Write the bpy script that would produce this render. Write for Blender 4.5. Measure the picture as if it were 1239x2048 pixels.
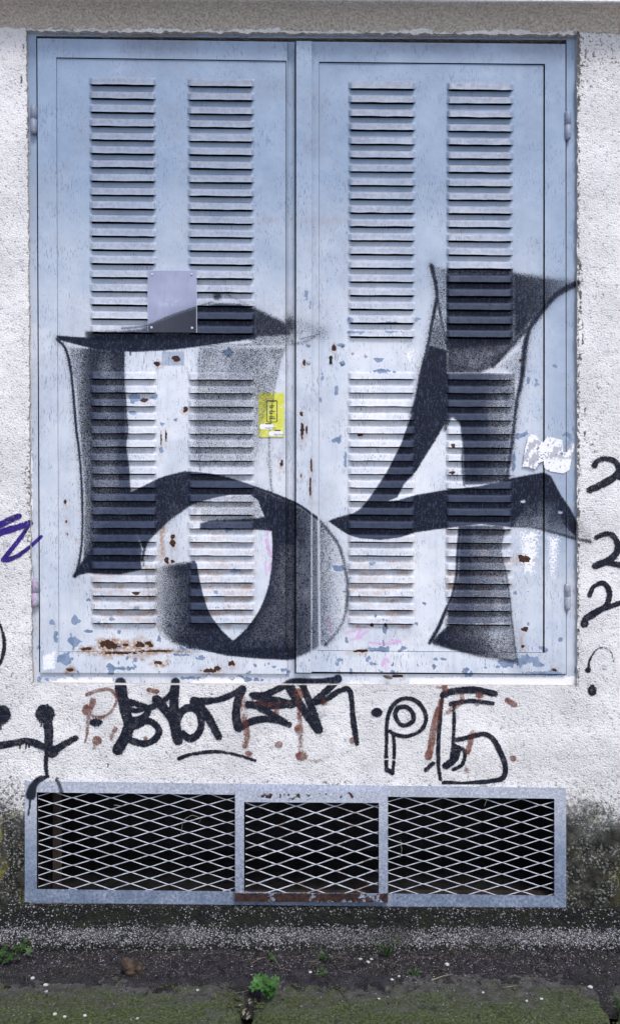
import bpy, math, random
import numpy as np
from mathutils import Vector, noise as mnoise

for o in list(bpy.data.objects):
    bpy.data.objects.remove(o)
random.seed(7)
RNG = np.random.default_rng(11)
SC = bpy.context.scene
COL = SC.collection
R = math.radians

# ------------------------------------------------------------------ camera
S = 0.0015            # metres per photo pixel on the wall plane (y = 0)
F = 1500.0            # focal length in photo pixels
D = F * S             # camera distance from the wall
CAMZ = 1.28
cd = bpy.data.cameras.new("camera")
cam = bpy.data.objects.new("camera", cd)
COL.objects.link(cam)
cam.location = (0, -D, CAMZ)
cam.rotation_euler = (R(90), 0, 0)
cd.sensor_fit = 'VERTICAL'
cd.sensor_height = 36
cd.lens = F / 2048 * 36
cd.clip_start = 0.02
cd.clip_end = 500
SC.camera = cam

# ------------------------------------------------------------------ sky, sun, exposure
SUN_EL, SUN_AZ = 58, 22          # azimuth off the wall normal, to the right
w = bpy.data.worlds.new("World")
SC.world = w
w.use_nodes = True
nt = w.node_tree
for n in list(nt.nodes):
    nt.nodes.remove(n)
out = nt.nodes.new("ShaderNodeOutputWorld")
bg = nt.nodes.new("ShaderNodeBackground")
sky = nt.nodes.new("ShaderNodeTexSky")
sky.sky_type = 'NISHITA'
sky.sun_disc = False
sky.sun_elevation = R(SUN_EL)
sky.sun_rotation = R(180 - SUN_AZ)
sky.dust_density = 2.5
bg.inputs["Strength"].default_value = 0.145
nt.links.new(sky.outputs[0], bg.inputs[0])
nt.links.new(bg.outputs[0], out.inputs[0])
sd = bpy.data.lights.new("sun", 'SUN')
sd.energy = 1.7
sd.angle = R(12)
sd.color = (1.0, 0.97, 0.94)
sun = bpy.data.objects.new("sun", sd)
COL.objects.link(sun)
sv = Vector((math.sin(R(SUN_AZ)) * math.cos(R(SUN_EL)), -math.cos(R(SUN_AZ)) * math.cos(R(SUN_EL)), math.sin(R(SUN_EL))))
sun.rotation_euler = sv.to_track_quat('Z', 'Y').to_euler()
sun.location = sv * 8
SC.view_settings.view_transform = 'Standard'
SC.view_settings.look = 'None'
SC.view_settings.gamma = 1
SC.view_settings.exposure = 0.47

# ------------------------------------------------------------------ helpers
def P(px, py, yd=0.0):
    """photo pixel on a plane yd metres behind the wall face -> world"""
    px = np.asarray(px, float); py = np.asarray(py, float); yd = np.asarray(yd, float)
    k = S * (D + yd) / D
    px, py, yd, k = np.broadcast_arrays(px, py, yd, k)
    return np.stack([(px - 619.5) * k, yd, CAMZ + (1024 - py) * k], -1)

def root_loc(o):
    while o.parent:
        o = o.parent
    return np.array(o.location)

def mesh_obj(name, V, Fc, mat, parent=None, attrs=None, smooth=True, loc=None):
    """V world coordinates, Fc int array (m,4) or list of polygons"""
    V = np.asarray(V, float).reshape(-1, 3)
    me = bpy.data.meshes.new(name)
    if isinstance(Fc, np.ndarray):
        k = Fc.shape[1]
        me.vertices.add(len(V)); me.loops.add(Fc.size); me.polygons.add(len(Fc))
        o = bpy.data.objects.new(name, me)
        off = root_loc(parent) if parent else (np.array(loc) if loc is not None else np.zeros(3))
        me.vertices.foreach_set("co", (V - off).astype(np.float32).ravel())
        me.loops.foreach_set("vertex_index", Fc.astype(np.int32).ravel())
        me.polygons.foreach_set("loop_start", np.arange(0, Fc.size, k, dtype=np.int32))
        me.update(calc_edges=True)
    else:
        o = bpy.data.objects.new(name, me)
        off = root_loc(parent) if parent else (np.array(loc) if loc is not None else np.zeros(3))
        me.from_pydata((V - off).tolist(), [], Fc)
    me.validate()
    if smooth:
        me.polygons.foreach_set("use_smooth", np.ones(len(me.polygons), dtype=bool))
    if attrs:
        for an, arr in attrs.items():
            a = me.attributes.new(an, 'FLOAT_COLOR', 'POINT')
            a.data.foreach_set("color", np.asarray(arr, np.float32).ravel())
    if mat:
        me.materials.append(mat)
    COL.objects.link(o)
    if parent:
        o.parent = parent
    elif loc is not None:
        o.location = loc
    return o

def tag(o, label=None, cat=None, group=None, kind=None):
    if label: o["label"] = label
    if cat: o["category"] = cat
    if group: o["group"] = group
    if kind: o["kind"] = kind
    return o

def empty(name, loc, label=None, cat=None, group=None):
    o = bpy.data.objects.new(name, None)
    COL.objects.link(o)
    o.location = loc
    o.empty_display_size = 0.1
    o["kind"] = "thing"
    return tag(o, label, cat, group)

def grid_faces(nr, nc, keep=None):
    i = np.arange(nr * nc).reshape(nr, nc)
    f = np.stack([i[:-1, :-1], i[1:, :-1], i[1:, 1:], i[:-1, 1:]], -1)
    if keep is not None:
        f = f[keep]
    return f.reshape(-1, 4)

def compact(V, Fc, *arrs):
    used = np.unique(Fc)
    m = -np.ones(len(V), int); m[used] = np.arange(len(used))
    return (V[used], m[Fc]) + tuple(a[used] for a in arrs)

def lines(a, b, step, must=()):
    must = sorted(m for m in must if a <= m <= b)
    base = np.arange(a, b + 1e-6, step)
    ms = np.array(must) if must else np.zeros(0)
    if len(ms):
        base = base[np.min(np.abs(base[:, None] - ms[None]), 1) > 0.35 * step]
    return np.unique(np.concatenate([base, ms, [a, b]]).round(4))

def vnoise(x, y, scale, seed, octs=3):
    """numpy value noise in photo pixels, about 0..1"""
    rg = np.random.default_rng(seed)
    T = rg.random((256, 256))
    r = np.zeros(np.broadcast(x, y).shape); amp = 1; tot = 0
    for o in range(octs):
        xs = x / scale * 2 ** o + 17.3 * o; ys = y / scale * 2 ** o + 9.1 * o
        xi = np.floor(xs).astype(int); yi = np.floor(ys).astype(int)
        fx = xs - xi; fy = ys - yi
        fx = fx * fx * (3 - 2 * fx); fy = fy * fy * (3 - 2 * fy)
        a = T[yi % 256, xi % 256]; b = T[yi % 256, (xi + 1) % 256]
        c = T[(yi + 1) % 256, xi % 256]; d = T[(yi + 1) % 256, (xi + 1) % 256]
        r += amp * ((a * (1 - fx) + b * fx) * (1 - fy) + (c * (1 - fx) + d * fx) * fy)
        tot += amp; amp *= .5
    return r / tot

def sst(a, b, x):
    t = np.clip((x - a) / (b - a), 0, 1)
    return t * t * (3 - 2 * t)

# ------------------------------------------------------------------ paint fields on the wall plane (photo pixels)
X0, Y0, RW, RH = -60, -20, 1360, 2090
def layer():
    return np.zeros((RH, RW), np.float32)

def smooth_pts(pts, n=6):
    p = np.array(pts, float)
    if len(p) < 3:
        return p
    q = np.vstack([2 * p[0] - p[1], p, 2 * p[-1] - p[-2]])
    o = []
    for i in range(1, len(q) - 2):
        for t in np.linspace(0, 1, n, endpoint=False):
            o.append(.5 * (2 * q[i] + (q[i + 1] - q[i - 1]) * t + (2 * q[i - 1] - 5 * q[i] + 4 * q[i + 1] - q[i + 2]) * t * t
                           + (3 * q[i] - q[i - 1] - 3 * q[i + 1] + q[i + 2]) * t ** 3))
    o.append(p[-1])
    return np.array(o)

def window(x0, y0, x1, y1):
    a = max(0, int(x0 - X0)); b = min(RW, int(x1 - X0) + 2)
    c = max(0, int(y0 - Y0)); d = min(RH, int(y1 - Y0) + 2)
    if b <= a or d <= c:
        return None
    yy, xx = np.mgrid[c:d, a:b]
    return slice(c, d), slice(a, b), xx + X0, yy + Y0

def segdist(xx, yy, ax, ay, bx, by):
    dx, dy = bx - ax, by - ay
    L = dx * dx + dy * dy + 1e-9
    t = np.clip(((xx - ax) * dx + (yy - ay) * dy) / L, 0, 1)
    return np.hypot(xx - ax - t * dx, yy - ay - t * dy), t

def stroke(L, pts, w, d=1.0, soft=2.0, w2=None, mode='max', halo=0.0):
    p = smooth_pts(pts)
    n = len(p) - 1
    w = w * globals().get('WMUL', 1.0); w2 = None if w2 is None else w2 * globals().get('WMUL', 1.0)
    ws = np.linspace(w, w if w2 is None else w2, n + 1) / 2
    ws = ws * (.90 + .32 * vnoise(p[:, 0], p[:, 1], 22, 97, 2))
    ext = ws.max() + soft * 2 + (26 if halo else 0)
    W = window(p[:, 0].min() - ext, p[:, 1].min() - ext, p[:, 0].max() + ext, p[:, 1].max() + ext)
    if W is None: return
    sy, sx, xx, yy = W
    sd_ = np.full(xx.shape, 1e3)
    for i in range(n):
        dd, t = segdist(xx, yy, *p[i], *p[i + 1])
        sd_ = np.minimum(sd_, dd - (ws[i] * (1 - t) + ws[i + 1] * t))
    v = d * (1 - sst(-soft, soft, sd_))
    if halo:
        v = np.maximum(v, halo * (1 - sst(-2, 26, sd_)) ** 2)
    if mode == 'max': L[sy, sx] = np.maximum(L[sy, sx], v)
    elif mode == 'sub': L[sy, sx] *= (1 - v)

def poly(L, pts, d=1.0, soft=3.0, mode='max', grad=None):
    """grad=(x0,y0,d0,x1,y1,d1): density runs linearly between two points"""
    p = np.array(pts, float)
    W = window(p[:, 0].min() - soft - 2, p[:, 1].min() - soft - 2, p[:, 0].max() + soft + 2, p[:, 1].max() + soft + 2)
    if W is None: return
    sy, sx, xx, yy = W
    ins = np.zeros(xx.shape, bool); dm = np.full(xx.shape, 1e3)
    for i in range(len(p)):
        ax, ay = p[i]; bx, by = p[(i + 1) % len(p)]
        dd, _ = segdist(xx, yy, ax, ay, bx, by)
        dm = np.minimum(dm, dd)
        if ay != by:
            ins ^= ((ay > yy) != (by > yy)) & (xx < (bx - ax) * (yy - ay) / (by - ay) + ax)
    sdv = np.where(ins, -dm, dm)
    dens = d
    if grad:
        gx0, gy0, d0, gx1, gy1, d1 = grad
        t = np.clip(((xx - gx0) * (gx1 - gx0) + (yy - gy0) * (gy1 - gy0)) / ((gx1 - gx0) ** 2 + (gy1 - gy0) ** 2), 0, 1)
        dens = d0 + (d1 - d0) * t
    v = dens * (1 - sst(-soft, soft, sdv))
    if mode == 'max': L[sy, sx] = np.maximum(L[sy, sx], v)
    elif mode == 'sub': L[sy, sx] *= (1 - v)

def dot(L, x, y, rx, ry=None, d=1.0, soft=2.0, rough=0.0, mode='max'):
    ry = rx if ry is None else ry
    W = window(x - rx - soft * 3 - 3, y - ry - soft * 3 - 3, x + rx + soft * 3 + 3, y + ry + soft * 3 + 3)
    if W is None: return
    sy, sx, xx, yy = W
    r = np.hypot((xx - x) / rx, (yy - y) / ry)
    sdv = (r - 1) * min(rx, ry)
    if rough:
        sdv = sdv + rough * (vnoise(xx, yy, max(4, min(rx, ry) * 1.1), int(abs(x) * 7 + y), 4) - .5) * min(rx, ry) * 2
    v = d * (1 - sst(-soft, soft, sdv))
    if mode == 'max': L[sy, sx] = np.maximum(L[sy, sx], v)
    elif mode == 'sub': L[sy, sx] *= (1 - v)

def sample(L, px, py):
    x = np.clip(np.asarray(px) - X0, 0, RW - 1.001); y = np.clip(np.asarray(py) - Y0, 0, RH - 1.001)
    xi = x.astype(int); yi = y.astype(int); fx = x - xi; fy = y - yi
    return (L[yi, xi] * (1 - fx) + L[yi, xi + 1] * fx) * (1 - fy) + (L[yi + 1, xi] * (1 - fx) + L[yi + 1, xi + 1] * fx) * fy

# ---- big black numerals across both doors
BK = layer()
# left numeral: top bar and its hump
poly(BK, [(112,671),(175,675),(215,668),(295,668),(395,668),(455,668),(514,668),(514,674),(470,683),(420,690),(370,697),(330,701),(270,704),(200,701),(160,691),(118,680)], 1.0, 2.5)
poly(BK, [(170,690),(170,662),(240,660),(300,655),(400,655),(512,655),(512,680),(300,690)], .8, 8)
poly(BK, [(270,660),(297,650),(340,632),(390,615),(432,606),(480,607),(512,618),(512,672),(400,668),(295,668)], .68, 5, grad=(300,640,.72,430,640,.95))
poly(BK, [(395,618),(512,618),(512,680),(395,672)], .9, 4)
poly(BK, [(505,612),(535,626),(565,640),(592,650),(625,668),(590,680),(560,676),(505,674)], .8, 9, grad=(520,650,.85,620,668,.3))
stroke(BK, [(244,657),(295,651),(340,632),(390,615),(425,604)], 5, .75, 4, halo=.3)
stroke(BK, [(455,590),(485,605),(512,620),(545,634),(575,646)], 8, .55, 7, halo=.25)
dot(BK, 434, 593, 9, 10, .75, 8)
dot(BK, 579, 652, 13, 24, .85, 14)
stroke(BK, [(590,645),(610,655),(645,668)], 34, .42, 18)
stroke(BK, [(600,678),(625,672),(640,668)], 5, .7, 5, halo=.2)
stroke(BK, [(395,692),(470,690),(520,689),(570,689),(605,685),(630,673)], 7, .62, 6, halo=.25)
poly(BK, [(395,690),(575,690),(560,740),(545,800),(530,850),(512,940),(380,940),(385,800),(398,700)], .42, 12, grad=(460,700,.55,450,940,.44))
stroke(BK, [(400,690),(398,730),(398,780),(399,830),(397,880),(400,940)], 6, .62, 5)
stroke(BK, [(572,692),(560,720),(551,760),(545,800),(541,840),(538,900),(541,960),(544,985)], 6, .62, 5, halo=.22)
stroke(BK, [(430,965),(470,958),(515,975),(560,992)], 30, .28, 16)
# left numeral: stem
poly(BK, [(135,692),(190,697),(245,700),(250,740),(252,800),(254,900),(260,960),(264,1000),(275,1060),(285,1100),(282,1140),(180,1143),(165,1120),(168,1000),(160,880),(150,780)], .5, 5, grad=(152,800,.50,186,800,.85))
poly(BK, [(183,702),(243,702),(246,760),(250,860),(256,960),(262,1000),(272,1140),(180,1140),(183,900)], .86, 9)
stroke(BK, [(114,678),(131,697),(141,735),(147,790),(153,860),(159,905),(163,960),(165,1010),(165,1060),(161,1110),(152,1150)], 5, .97, 2.5, halo=.4)
stroke(BK, [(246,700),(247,740),(244,757),(250,790),(252,830),(255,860),(251,890),(256,930),(258,960),(260,1000)], 5, .85, 3, halo=.3)
poly(BK, [(152,1152),(168,1122),(190,1080),(205,1050),(225,1040),(272,1040),(276,1080),(284,1140),(240,1149),(175,1147)], .95, 3)
stroke(BK, [(150,1152),(165,1130),(178,1108)], 9, 1, 3)
for x, l, ww in [(182,712,3),(188,714,3),(197,716,5),(208,713,4),(216,711,3),(231,713,4),(241,718,3),(247,730,5),(261,710,3),(226,706,5)]:
    stroke(BK, [(x, 694), (x, l)], ww, 1, 1.2)
# left numeral: round body, outer shape minus its eye
poly(BK, [(250,995),(290,974),(320,959),(350,950),(378,946),(420,950),(470,962),(515,978),(560,996),(592,1007),(592,1318),(575,1321),(520,1318),(455,1312),(400,1300),(385,1290),(384,1122),(285,1134),(289,1105),(270,1060),(255,1030)], .9, 3)
poly(BK, [(384,1122),(284,1134),(294,1180),(302,1230),(318,1265),(345,1288),(385,1300),(400,1300),(400,1122)], .6, 10, grad=(300,1200,.30,360,1200,.90))
poly(BK, [(592,1007),(614,1021),(634,1038),(656,1062),(679,1096),(692,1150),(694,1190),(689,1232),(674,1262),(650,1290),(612,1309),(585,1320),(575,1300),(575,1020)], .6, 6, grad=(596,1150,.82,690,1150,.26))
# eye of the round body
eye = [(289,1112),(293,1086),(312,1064),(336,1041),(366,1019),(388,1006),(420,998),(460,990),(500,990),(515,1000),(526,1028),(533,1046),(545,1062),(547,1100),(543,1150),(530,1200),(505,1245),(466,1282),(432,1250),(413,1218),(400,1175),(391,1122),(384,1121),(289,1133)]
poly(BK, eye, 1.0, 2.0, mode='sub')
poly(BK, [(388,1003),(420,996),(470,988),(512,988),(520,1004),(532,1040),(545,1060),(400,1058),(400,1006)], .42, 5)
poly(BK, [(400,1047),(420,1040),(512,1036),(545,1030),(545,1062),(512,1060),(400,1060)], .9, 3)
poly(BK, [(384,1040),(384,1000),(420,994),(440,1000),(400,1020)], .45, 8)
stroke(BK, [(284,1122),(293,1086),(312,1064),(336,1041),(366,1019),(390,1004),(420,996)], 5, .92, 2.5, halo=.35)
stroke(BK, [(545,1060),(547,1100),(543,1150),(530,1200),(505,1245),(466,1283),(432,1250),(413,1218),(400,1175),(391,1128)], 5, .95, 2.2)
stroke(BK, [(258,990),(290,974),(320,959),(350,950),(378,946),(440,954),(515,977),(575,1000),(600,1012),(634,1037)], 6, .98, 2.5)
stroke(BK, [(634,1037),(656,1062),(679,1096),(692,1150),(694,1190),(689,1232),(674,1262),(650,1290)], 9, .72, 6, halo=.3)
stroke(BK, [(292,1135),(297,1180),(305,1230),(320,1264),(345,1287)], 6, .5, 6, halo=.2)
poly(BK, [(450,1296),(592,1290),(592,1320),(520,1318),(455,1311)], .97, 4)
poly(BK, [(515,990),(590,1008),(590,1090),(552,1090),(548,1060),(530,1040)], .97, 3)
stroke(BK, [(300,1312),(340,1300),(390,1306)], 14, .3, 10)
# right numeral
stroke(BK, [(862,531),(868,556),(873,590),(868,622),(862,652),(857,682),(850,712),(840,750),(833,790),(822,828)], 9, .96, 4, w2=6, halo=.42)
stroke(BK, [(873,590),(878,620),(886,660),(893,690)], 8, .85, 5, halo=.3)
poly(BK, [(864,530),(893,536),(893,690),(884,660),(874,590)], .55, 6)
poly(BK, [(891,537),(1026,537),(1026,550),(891,550)], .72, 4)
poly(BK, [(891,548),(1026,548),(1026,690),(891,700)], .93, 3)
poly(BK, [(868,625),(893,640),(893,720),(850,712)], .62, 6)
poly(BK, [(1022,544),(1090,552),(1150,556),(1145,576),(1112,592),(1087,623),(1062,650),(1026,690),(1022,690)], .6, 12, grad=(1030,600,.95,1135,575,.52))
stroke(BK, [(1154,566),(1120,583),(1100,600),(1080,625),(1063,648),(1055,665),(1048,700),(1044,740),(1040,770),(1033,800),(1028,840),(1024,875),(1019,910),(1013,950),(1010,975)], 13, .97, 6, w2=7, halo=.4)
stroke(BK, [(1064,648),(1030,681),(1008,706),(984,732)], 10, .95, 6, halo=.35)
poly(BK, [(891,690),(1045,680),(1010,712),(985,735),(960,748),(891,748)], .8, 8)
poly(BK, [(985,735),(1045,690),(1042,750),(1030,800),(1020,748)], .4, 8)
poly(BK, [(857,690),(893,700),(893,842),(869,883),(846,919),(833,941),(807,969),(794,995),(708,1030),(735,1000),(772,945),(800,890),(822,828),(840,750)], .95, 2.6)
poly(BK, [(890,745),(1032,745),(1030,800),(1022,880),(1012,968),(926,970),(924,900),(919,850),(905,835),(890,842)], .8, 5, grad=(950,850,.94,1024,850,.58))
poly(BK, [(895,842),(917,842),(926,965),(895,965)], .5, 3, mode='sub')
stroke(BK, [(888,860),(900,832),(918,810)], 8, .7, 4)
stroke(BK, [(917,812),(922,850),(926,890),(923,920),(927,970)], 5, .85, 3)
poly(BK, [(655,1042),(672,1035),(706,1026),(738,1006),(796,1000),(830,990),(888,980),(960,972),(1024,956),(1060,949),(1088,945),(1024,1055),(960,1048),(888,1057),(830,1065),(800,1075),(760,1080),(720,1077),(696,1070),(680,1060)], .98, 2.5)
poly(BK, [(1020,957),(1060,949),(1088,945),(1101,952),(1120,989),(1140,1018),(1150,1040),(1152,1078),(1100,1063),(1020,1054)], .9, 4, grad=(1080,990,.97,1080,1070,.5))
poly(BK, [(1098,955),(1120,989),(1140,1018),(1152,1042),(1155,1078),(1125,1050)], .92, 3)
stroke(BK, [(1022,1052),(1060,1054),(1100,1063),(1150,1077),(1180,1084)], 6, .75, 5, w2=9, halo=.25)
stroke(BK, [(1150,1040),(1160,1055),(1172,1078)], 22, .38, 12)
poly(BK, [(920,1050),(1008,1050),(1001,1100),(1010,1150),(1018,1200),(1024,1250),(893,1250),(893,1218),(906,1190),(914,1150),(916,1110)], .72, 5, grad=(935,1150,.88,1015,1150,.62))
stroke(BK, [(919,1055),(914,1110),(912,1150),(904,1190),(890,1222),(876,1255),(858,1286)], 6, .93, 3, w2=8)
stroke(BK, [(1007,1060),(1000,1100),(1011,1150),(1018,1200),(1022,1240),(1028,1290),(1034,1330)], 6, .75, 4, halo=.3)
poly(BK, [(858,1286),(880,1264),(900,1246),(1022,1246),(1030,1290),(1036,1326),(1000,1320),(950,1312),(905,1301)], .7, 5, grad=(890,1290,.95,1000,1265,.62))
stroke(BK, [(870,1286),(910,1296),(960,1309),(1030,1322)], 12, .75, 7)
poly(BK, [(500,668),(585,660),(592,690),(500,694)], .5, 7)
poly(BK, [(505,615),(545,632),(580,648),(585,672),(505,676)], .82, 7)
BKN = vnoise(*np.meshgrid(np.arange(RW) * 1.0, np.arange(RH) * .55), 46, 99, 4).astype(np.float32)
BK = np.clip(BK * 1.06, 0, 1); BK *= (1 - .15 * sst(.48, .70, BKN) * sst(.2, .6, BK) * (1 - .8 * sst(.9, 1, BK)))
stroke(BK, [(592,1012),(592,1300)], 2, .3, 1)
poly(BK, [(560,1100),(588,1100),(588,1285),(490,1290),(535,1215)], .16, 16, mode='sub')
poly(BK, [(330,1150),(372,1150),(372,1270),(340,1265)], .18, 18, mode='sub')
poly(BK, [(940,1070),(1000,1070),(1015,1290),(930,1270)], .16, 18, mode='sub')
poly(BK, [(194,730),(236,730),(240,980),(196,980)], .14, 14, mode='sub')
# overspray mist
poly(BK, [(100,640),(280,630),(300,700),(100,720)], .13, 30)
poly(BK, [(640,1070),(900,1080),(900,1130),(650,1130)], .13, 25)
poly(BK, [(120,900),(170,900),(170,1180),(140,1190)], .16, 20)
poly(BK, [(1030,1060),(1150,1070),(1150,1180),(1030,1130)], .14, 20)
poly(BK, [(800,520),(870,520),(850,700),(800,760)], .12, 25)
poly(BK, [(180,1150),(300,1150),(330,1280),(200,1260)], .13, 25)
poly(BK, [(640,1200),(700,1150),(720,1250),(640,1320)], .14, 25)
# drips scraped clean along the two raised door edges, and scuffs
stroke(BK, [(623,1012),(623,1240)], 1.6, .95, .8, mode='sub')
stroke(BK, [(623,1240),(622,1330)], 1.2, .8, .8, mode='sub')
stroke(BK, [(637,1030),(638,1300)], 2.4, 1, .8, mode='sub')
poly(BK, [(905,700),(1000,700),(975,735),(905,732)], .12, 8, mode='sub')
dot(BK, 674, 1137, 12, 7, .5, 3, .5, 'sub')
for x, y in [(268,770),(300,765),(655,700),(1045,1003),(1120,1025)]:
    dot(BK, x, y, 5, 3, .9, 1.5, .7, 'sub')

# ---- tags on the wall: one field each
def figure_tag(L):
    dot(L, 2, 1430, 20, 20, 1, 4); dot(L, 91, 1428, 20, 20, 1, 4)
    stroke(L, [(97,1440),(98,1470),(97,1492)], 15, 1, 3); stroke(L, [(94,1500),(92,1525),(94,1550)], 7, 1, 3)
    stroke(L, [(-30,1496),(0,1491),(30,1486),(55,1482),(82,1491),(106,1500),(126,1490),(152,1476)], 12, 1, 3)
    dot(L, 104, 1503, 13, 12, 1, 3)
    stroke(L, [(95,1553),(78,1560),(66,1574),(62,1590)], 8, 1, 3, w2=17)
    stroke(L, [(62,1590),(60,1610),(57,1630)], 3.5, 1, 1)
    stroke(L, [(114,1558),(120,1572),(124,1588)], 7, .75, 3)
    for x, y in [(83,1452),(88,1456),(2,1458),(52,1496),(58,1494),(40,1496),(104,1514)]:
        stroke(L, [(x, y - 8), (x, y)], 3, 1, 1)
    for x, y in [(2,1430),(91,1428),(104,1500)]:
        dot(L, x, y, 40, 36, .2, 18)
def arc_tag(L):
    stroke(L, [(-30,1225),(-8,1236),(5,1262),(9,1290),(4,1318),(-10,1345)], 7, .95, 3)
def zig_tag(L):
    stroke(L, [(-30,1066),(0,1050),(20,1040),(38,1032)], 12, 1, 1.5)
    stroke(L, [(-30,1080),(0,1066),(30,1056),(60,1046)], 12, 1, 1.5)
    stroke(L, [(60,1046),(48,1066),(30,1090),(6,1120)], 8.5, 1, 1.5)
    stroke(L, [(12,1121),(35,1112),(60,1094),(83,1073)], 9, 1, 1.5, w2=6)
def name_tag(L):
    k = dict(soft=3.0)
    stroke(L, [(241,1366),(244,1390),(250,1420),(258,1448)], 19, 1, halo=.25, **k)
    stroke(L, [(262,1446),(250,1474),(236,1499)], 19, 1, halo=.25, **k)
    stroke(L, [(250,1403),(275,1408),(296,1418),(290,1432),(264,1446)], 11, 1, **k)
    stroke(L, [(254,1417),(275,1421),(300,1414)], 9, .95, **k)
    stroke(L, [(262,1440),(285,1440),(305,1445),(318,1461),(310,1478),(290,1487),(268,1483),(256,1477)], 11, 1, **k)
    stroke(L, [(258,1452),(272,1450),(284,1444)], 14, 1, **k)
    stroke(L, [(296,1418),(315,1408)], 10, .95, **k)
    stroke(L, [(313,1399),(330,1419),(346,1442),(354,1480)], 15, 1, halo=.25, **k)
    stroke(L, [(351,1364),(348,1400),(351,1440),(356,1481)], 15, 1, halo=.25, **k)
    stroke(L, [(350,1370),(344,1385),(330,1399)], 9, 1, **k)
    stroke(L, [(356,1436),(364,1422),(380,1415),(396,1424),(403,1446),(396,1468),(380,1477),(365,1468)], 12, 1, **k)
    stroke(L, [(388,1402),(410,1425),(425,1450),(437,1473)], 14, 1, halo=.2, **k)
    stroke(L, [(388,1401),(420,1402),(450,1395),(480,1380)], 11, 1, **k)
    stroke(L, [(484,1378),(476,1400),(472,1430),(476,1455)], 14, 1, halo=.2, **k)
    stroke(L, [(477,1458),(500,1444),(530,1438),(560,1443),(578,1450)], 11, 1, **k)
    stroke(L, [(507,1391),(540,1399),(570,1405),(582,1408)], 12, 1, **k)
    stroke(L, [(496,1409),(530,1411),(585,1408)], 13, 1, **k)
    stroke(L, [(520,1417),(550,1431),(578,1449)], 10, 1, **k)
    stroke(L, [(504,1390),(530,1388),(562,1375),(580,1364),(600,1362),(640,1362),(674,1358)], 10, 1, **k)
    dot(L, 675, 1358, 9, 9, 1, 2)
    stroke(L, [(576,1368),(594,1400),(614,1430),(636,1459)], 14, 1, halo=.25, **k)
    stroke(L, [(603,1366),(616,1398),(628,1428),(639,1460)], 12, .95, **k)
    stroke(L, [(667,1368),(642,1391),(622,1408)], 11, 1, **k)
    stroke(L, [(618,1408),(650,1400),(678,1382),(697,1379),(703,1402),(706,1440),(713,1486)], 9, 1, **k)
    stroke(L, [(358,1517),(385,1508),(430,1503),(470,1509),(510,1521)], 7, 1, 1.6, w2=5)
    dot(L, 192, 1445, 14, 9, 1, 3)
    dot(L, 753, 1425, 11, 9, 1, 2)
def p_tag(L):
    stroke(L, [(772,1541),(772,1490),(774,1440),(785,1411),(806,1397),(830,1401),(847,1420),(851,1441),(839,1462),(815,1472),(794,1470),(778,1462)], 7.5, 1, 1.6)
    stroke(L, [(795,1415),(812,1414),(825,1427),(824,1443),(806,1451),(794,1441),(790,1426),(796,1415)], 8.5, 1, 1.6)
    stroke(L, [(786,1468),(788,1500),(785,1545)], 6.5, 1, 1.6)
    stroke(L, [(773,1538),(784,1546)], 9, 1, 1.6)
    stroke(L, [(766,1519),(778,1518),(792,1521)], 2.5, 1, .8, mode='sub')
def five_tag(L):
    stroke(L, [(989,1388),(950,1380),(905,1383),(886,1390)], 14, 1, 2)
    stroke(L, [(985,1407),(940,1402),(901,1408)], 9.5, 1, 2)
    stroke(L, [(884,1390),(880,1430),(876,1480),(876,1530),(880,1558)], 7.5, 1, 2)
    stroke(L, [(888,1566),(930,1568),(980,1562),(1004,1556),(1010,1534),(1000,1505),(985,1478),(968,1468),(945,1472),(922,1478),(908,1480)], 9.5, 1, 1.8)
    stroke(L, [(907,1410),(907,1450),(905,1490),(902,1516)], 7.5, 1, 1.8)
    stroke(L, [(891,1532),(908,1518),(914,1500)], 15, 1, 2)
    stroke(L, [(906,1539),(924,1528),(928,1502),(908,1490)], 7, 1, 1.8)
    stroke(L, [(851,1540),(865,1527)], 8, .8, 1.8)
def two_a(L):
    stroke(L, [(1187,931),(1194,921),(1212,917),(1229,924),(1237,940),(1226,955),(1200,970),(1178,980)], 10, 1, 2.6, w2=12)
    dot(L, 1188, 930, 6, 7, 1, 2)
    stroke(L, [(1228,952),(1262,962)], 9, 1, 2.6)
def two_b(L):
    stroke(L, [(1192,1075),(1208,1068),(1224,1071),(1234,1090),(1230,1108),(1213,1122),(1188,1132)], 10, 1, 2.6, w2=12)
    stroke(L, [(1213,1126),(1240,1130),(1265,1132)], 9, 1, 2.6)
def two_c(L):
    stroke(L, [(1178,1190),(1186,1174),(1201,1166),(1213,1173),(1218,1190),(1211,1210),(1195,1222),(1172,1236)], 7, 1, 2.2, w2=12)
    dot(L, 1178, 1190, 5, 5, 1, 2); dot(L, 1168, 1247, 9, 9, 1, 2.5)
    stroke(L, [(1170,1238),(1200,1220),(1262,1198)], 12, 1, 2.4, w2=8)
def query_tag(L):
    stroke(L, [(1175,1340),(1178,1321),(1190,1301),(1206,1295),(1220,1303),(1226,1322)], 4.5, .9, 2.2, w2=2.5)
    dot(L, 1175, 1340, 5.5, 5.5, 1, 2); dot(L, 1183, 1380, 9, 12, 1, 2.5)
def red_left(L):
    stroke(L, [(174,1389),(200,1380),(222,1380),(234,1396),(225,1420),(206,1434),(186,1432)], 7, .9, 2)
    stroke(L, [(186,1402),(178,1430),(174,1468),(171,1485)], 12, .85, 3, w2=6)
    dot(L, 174, 1420, 10, 11, .9, 3); dot(L, 194, 1481, 10, 10, .95, 2)
    stroke(L, [(193,1488),(188,1496)], 8, .7, 3)
    stroke(L, [(231,1456),(222,1476)], 11, .75, 4)
    stroke(L, [(298,1380),(314,1383)], 10, .95, 2); dot(L, 291, 1477, 4, 5, .9, 2)
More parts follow.
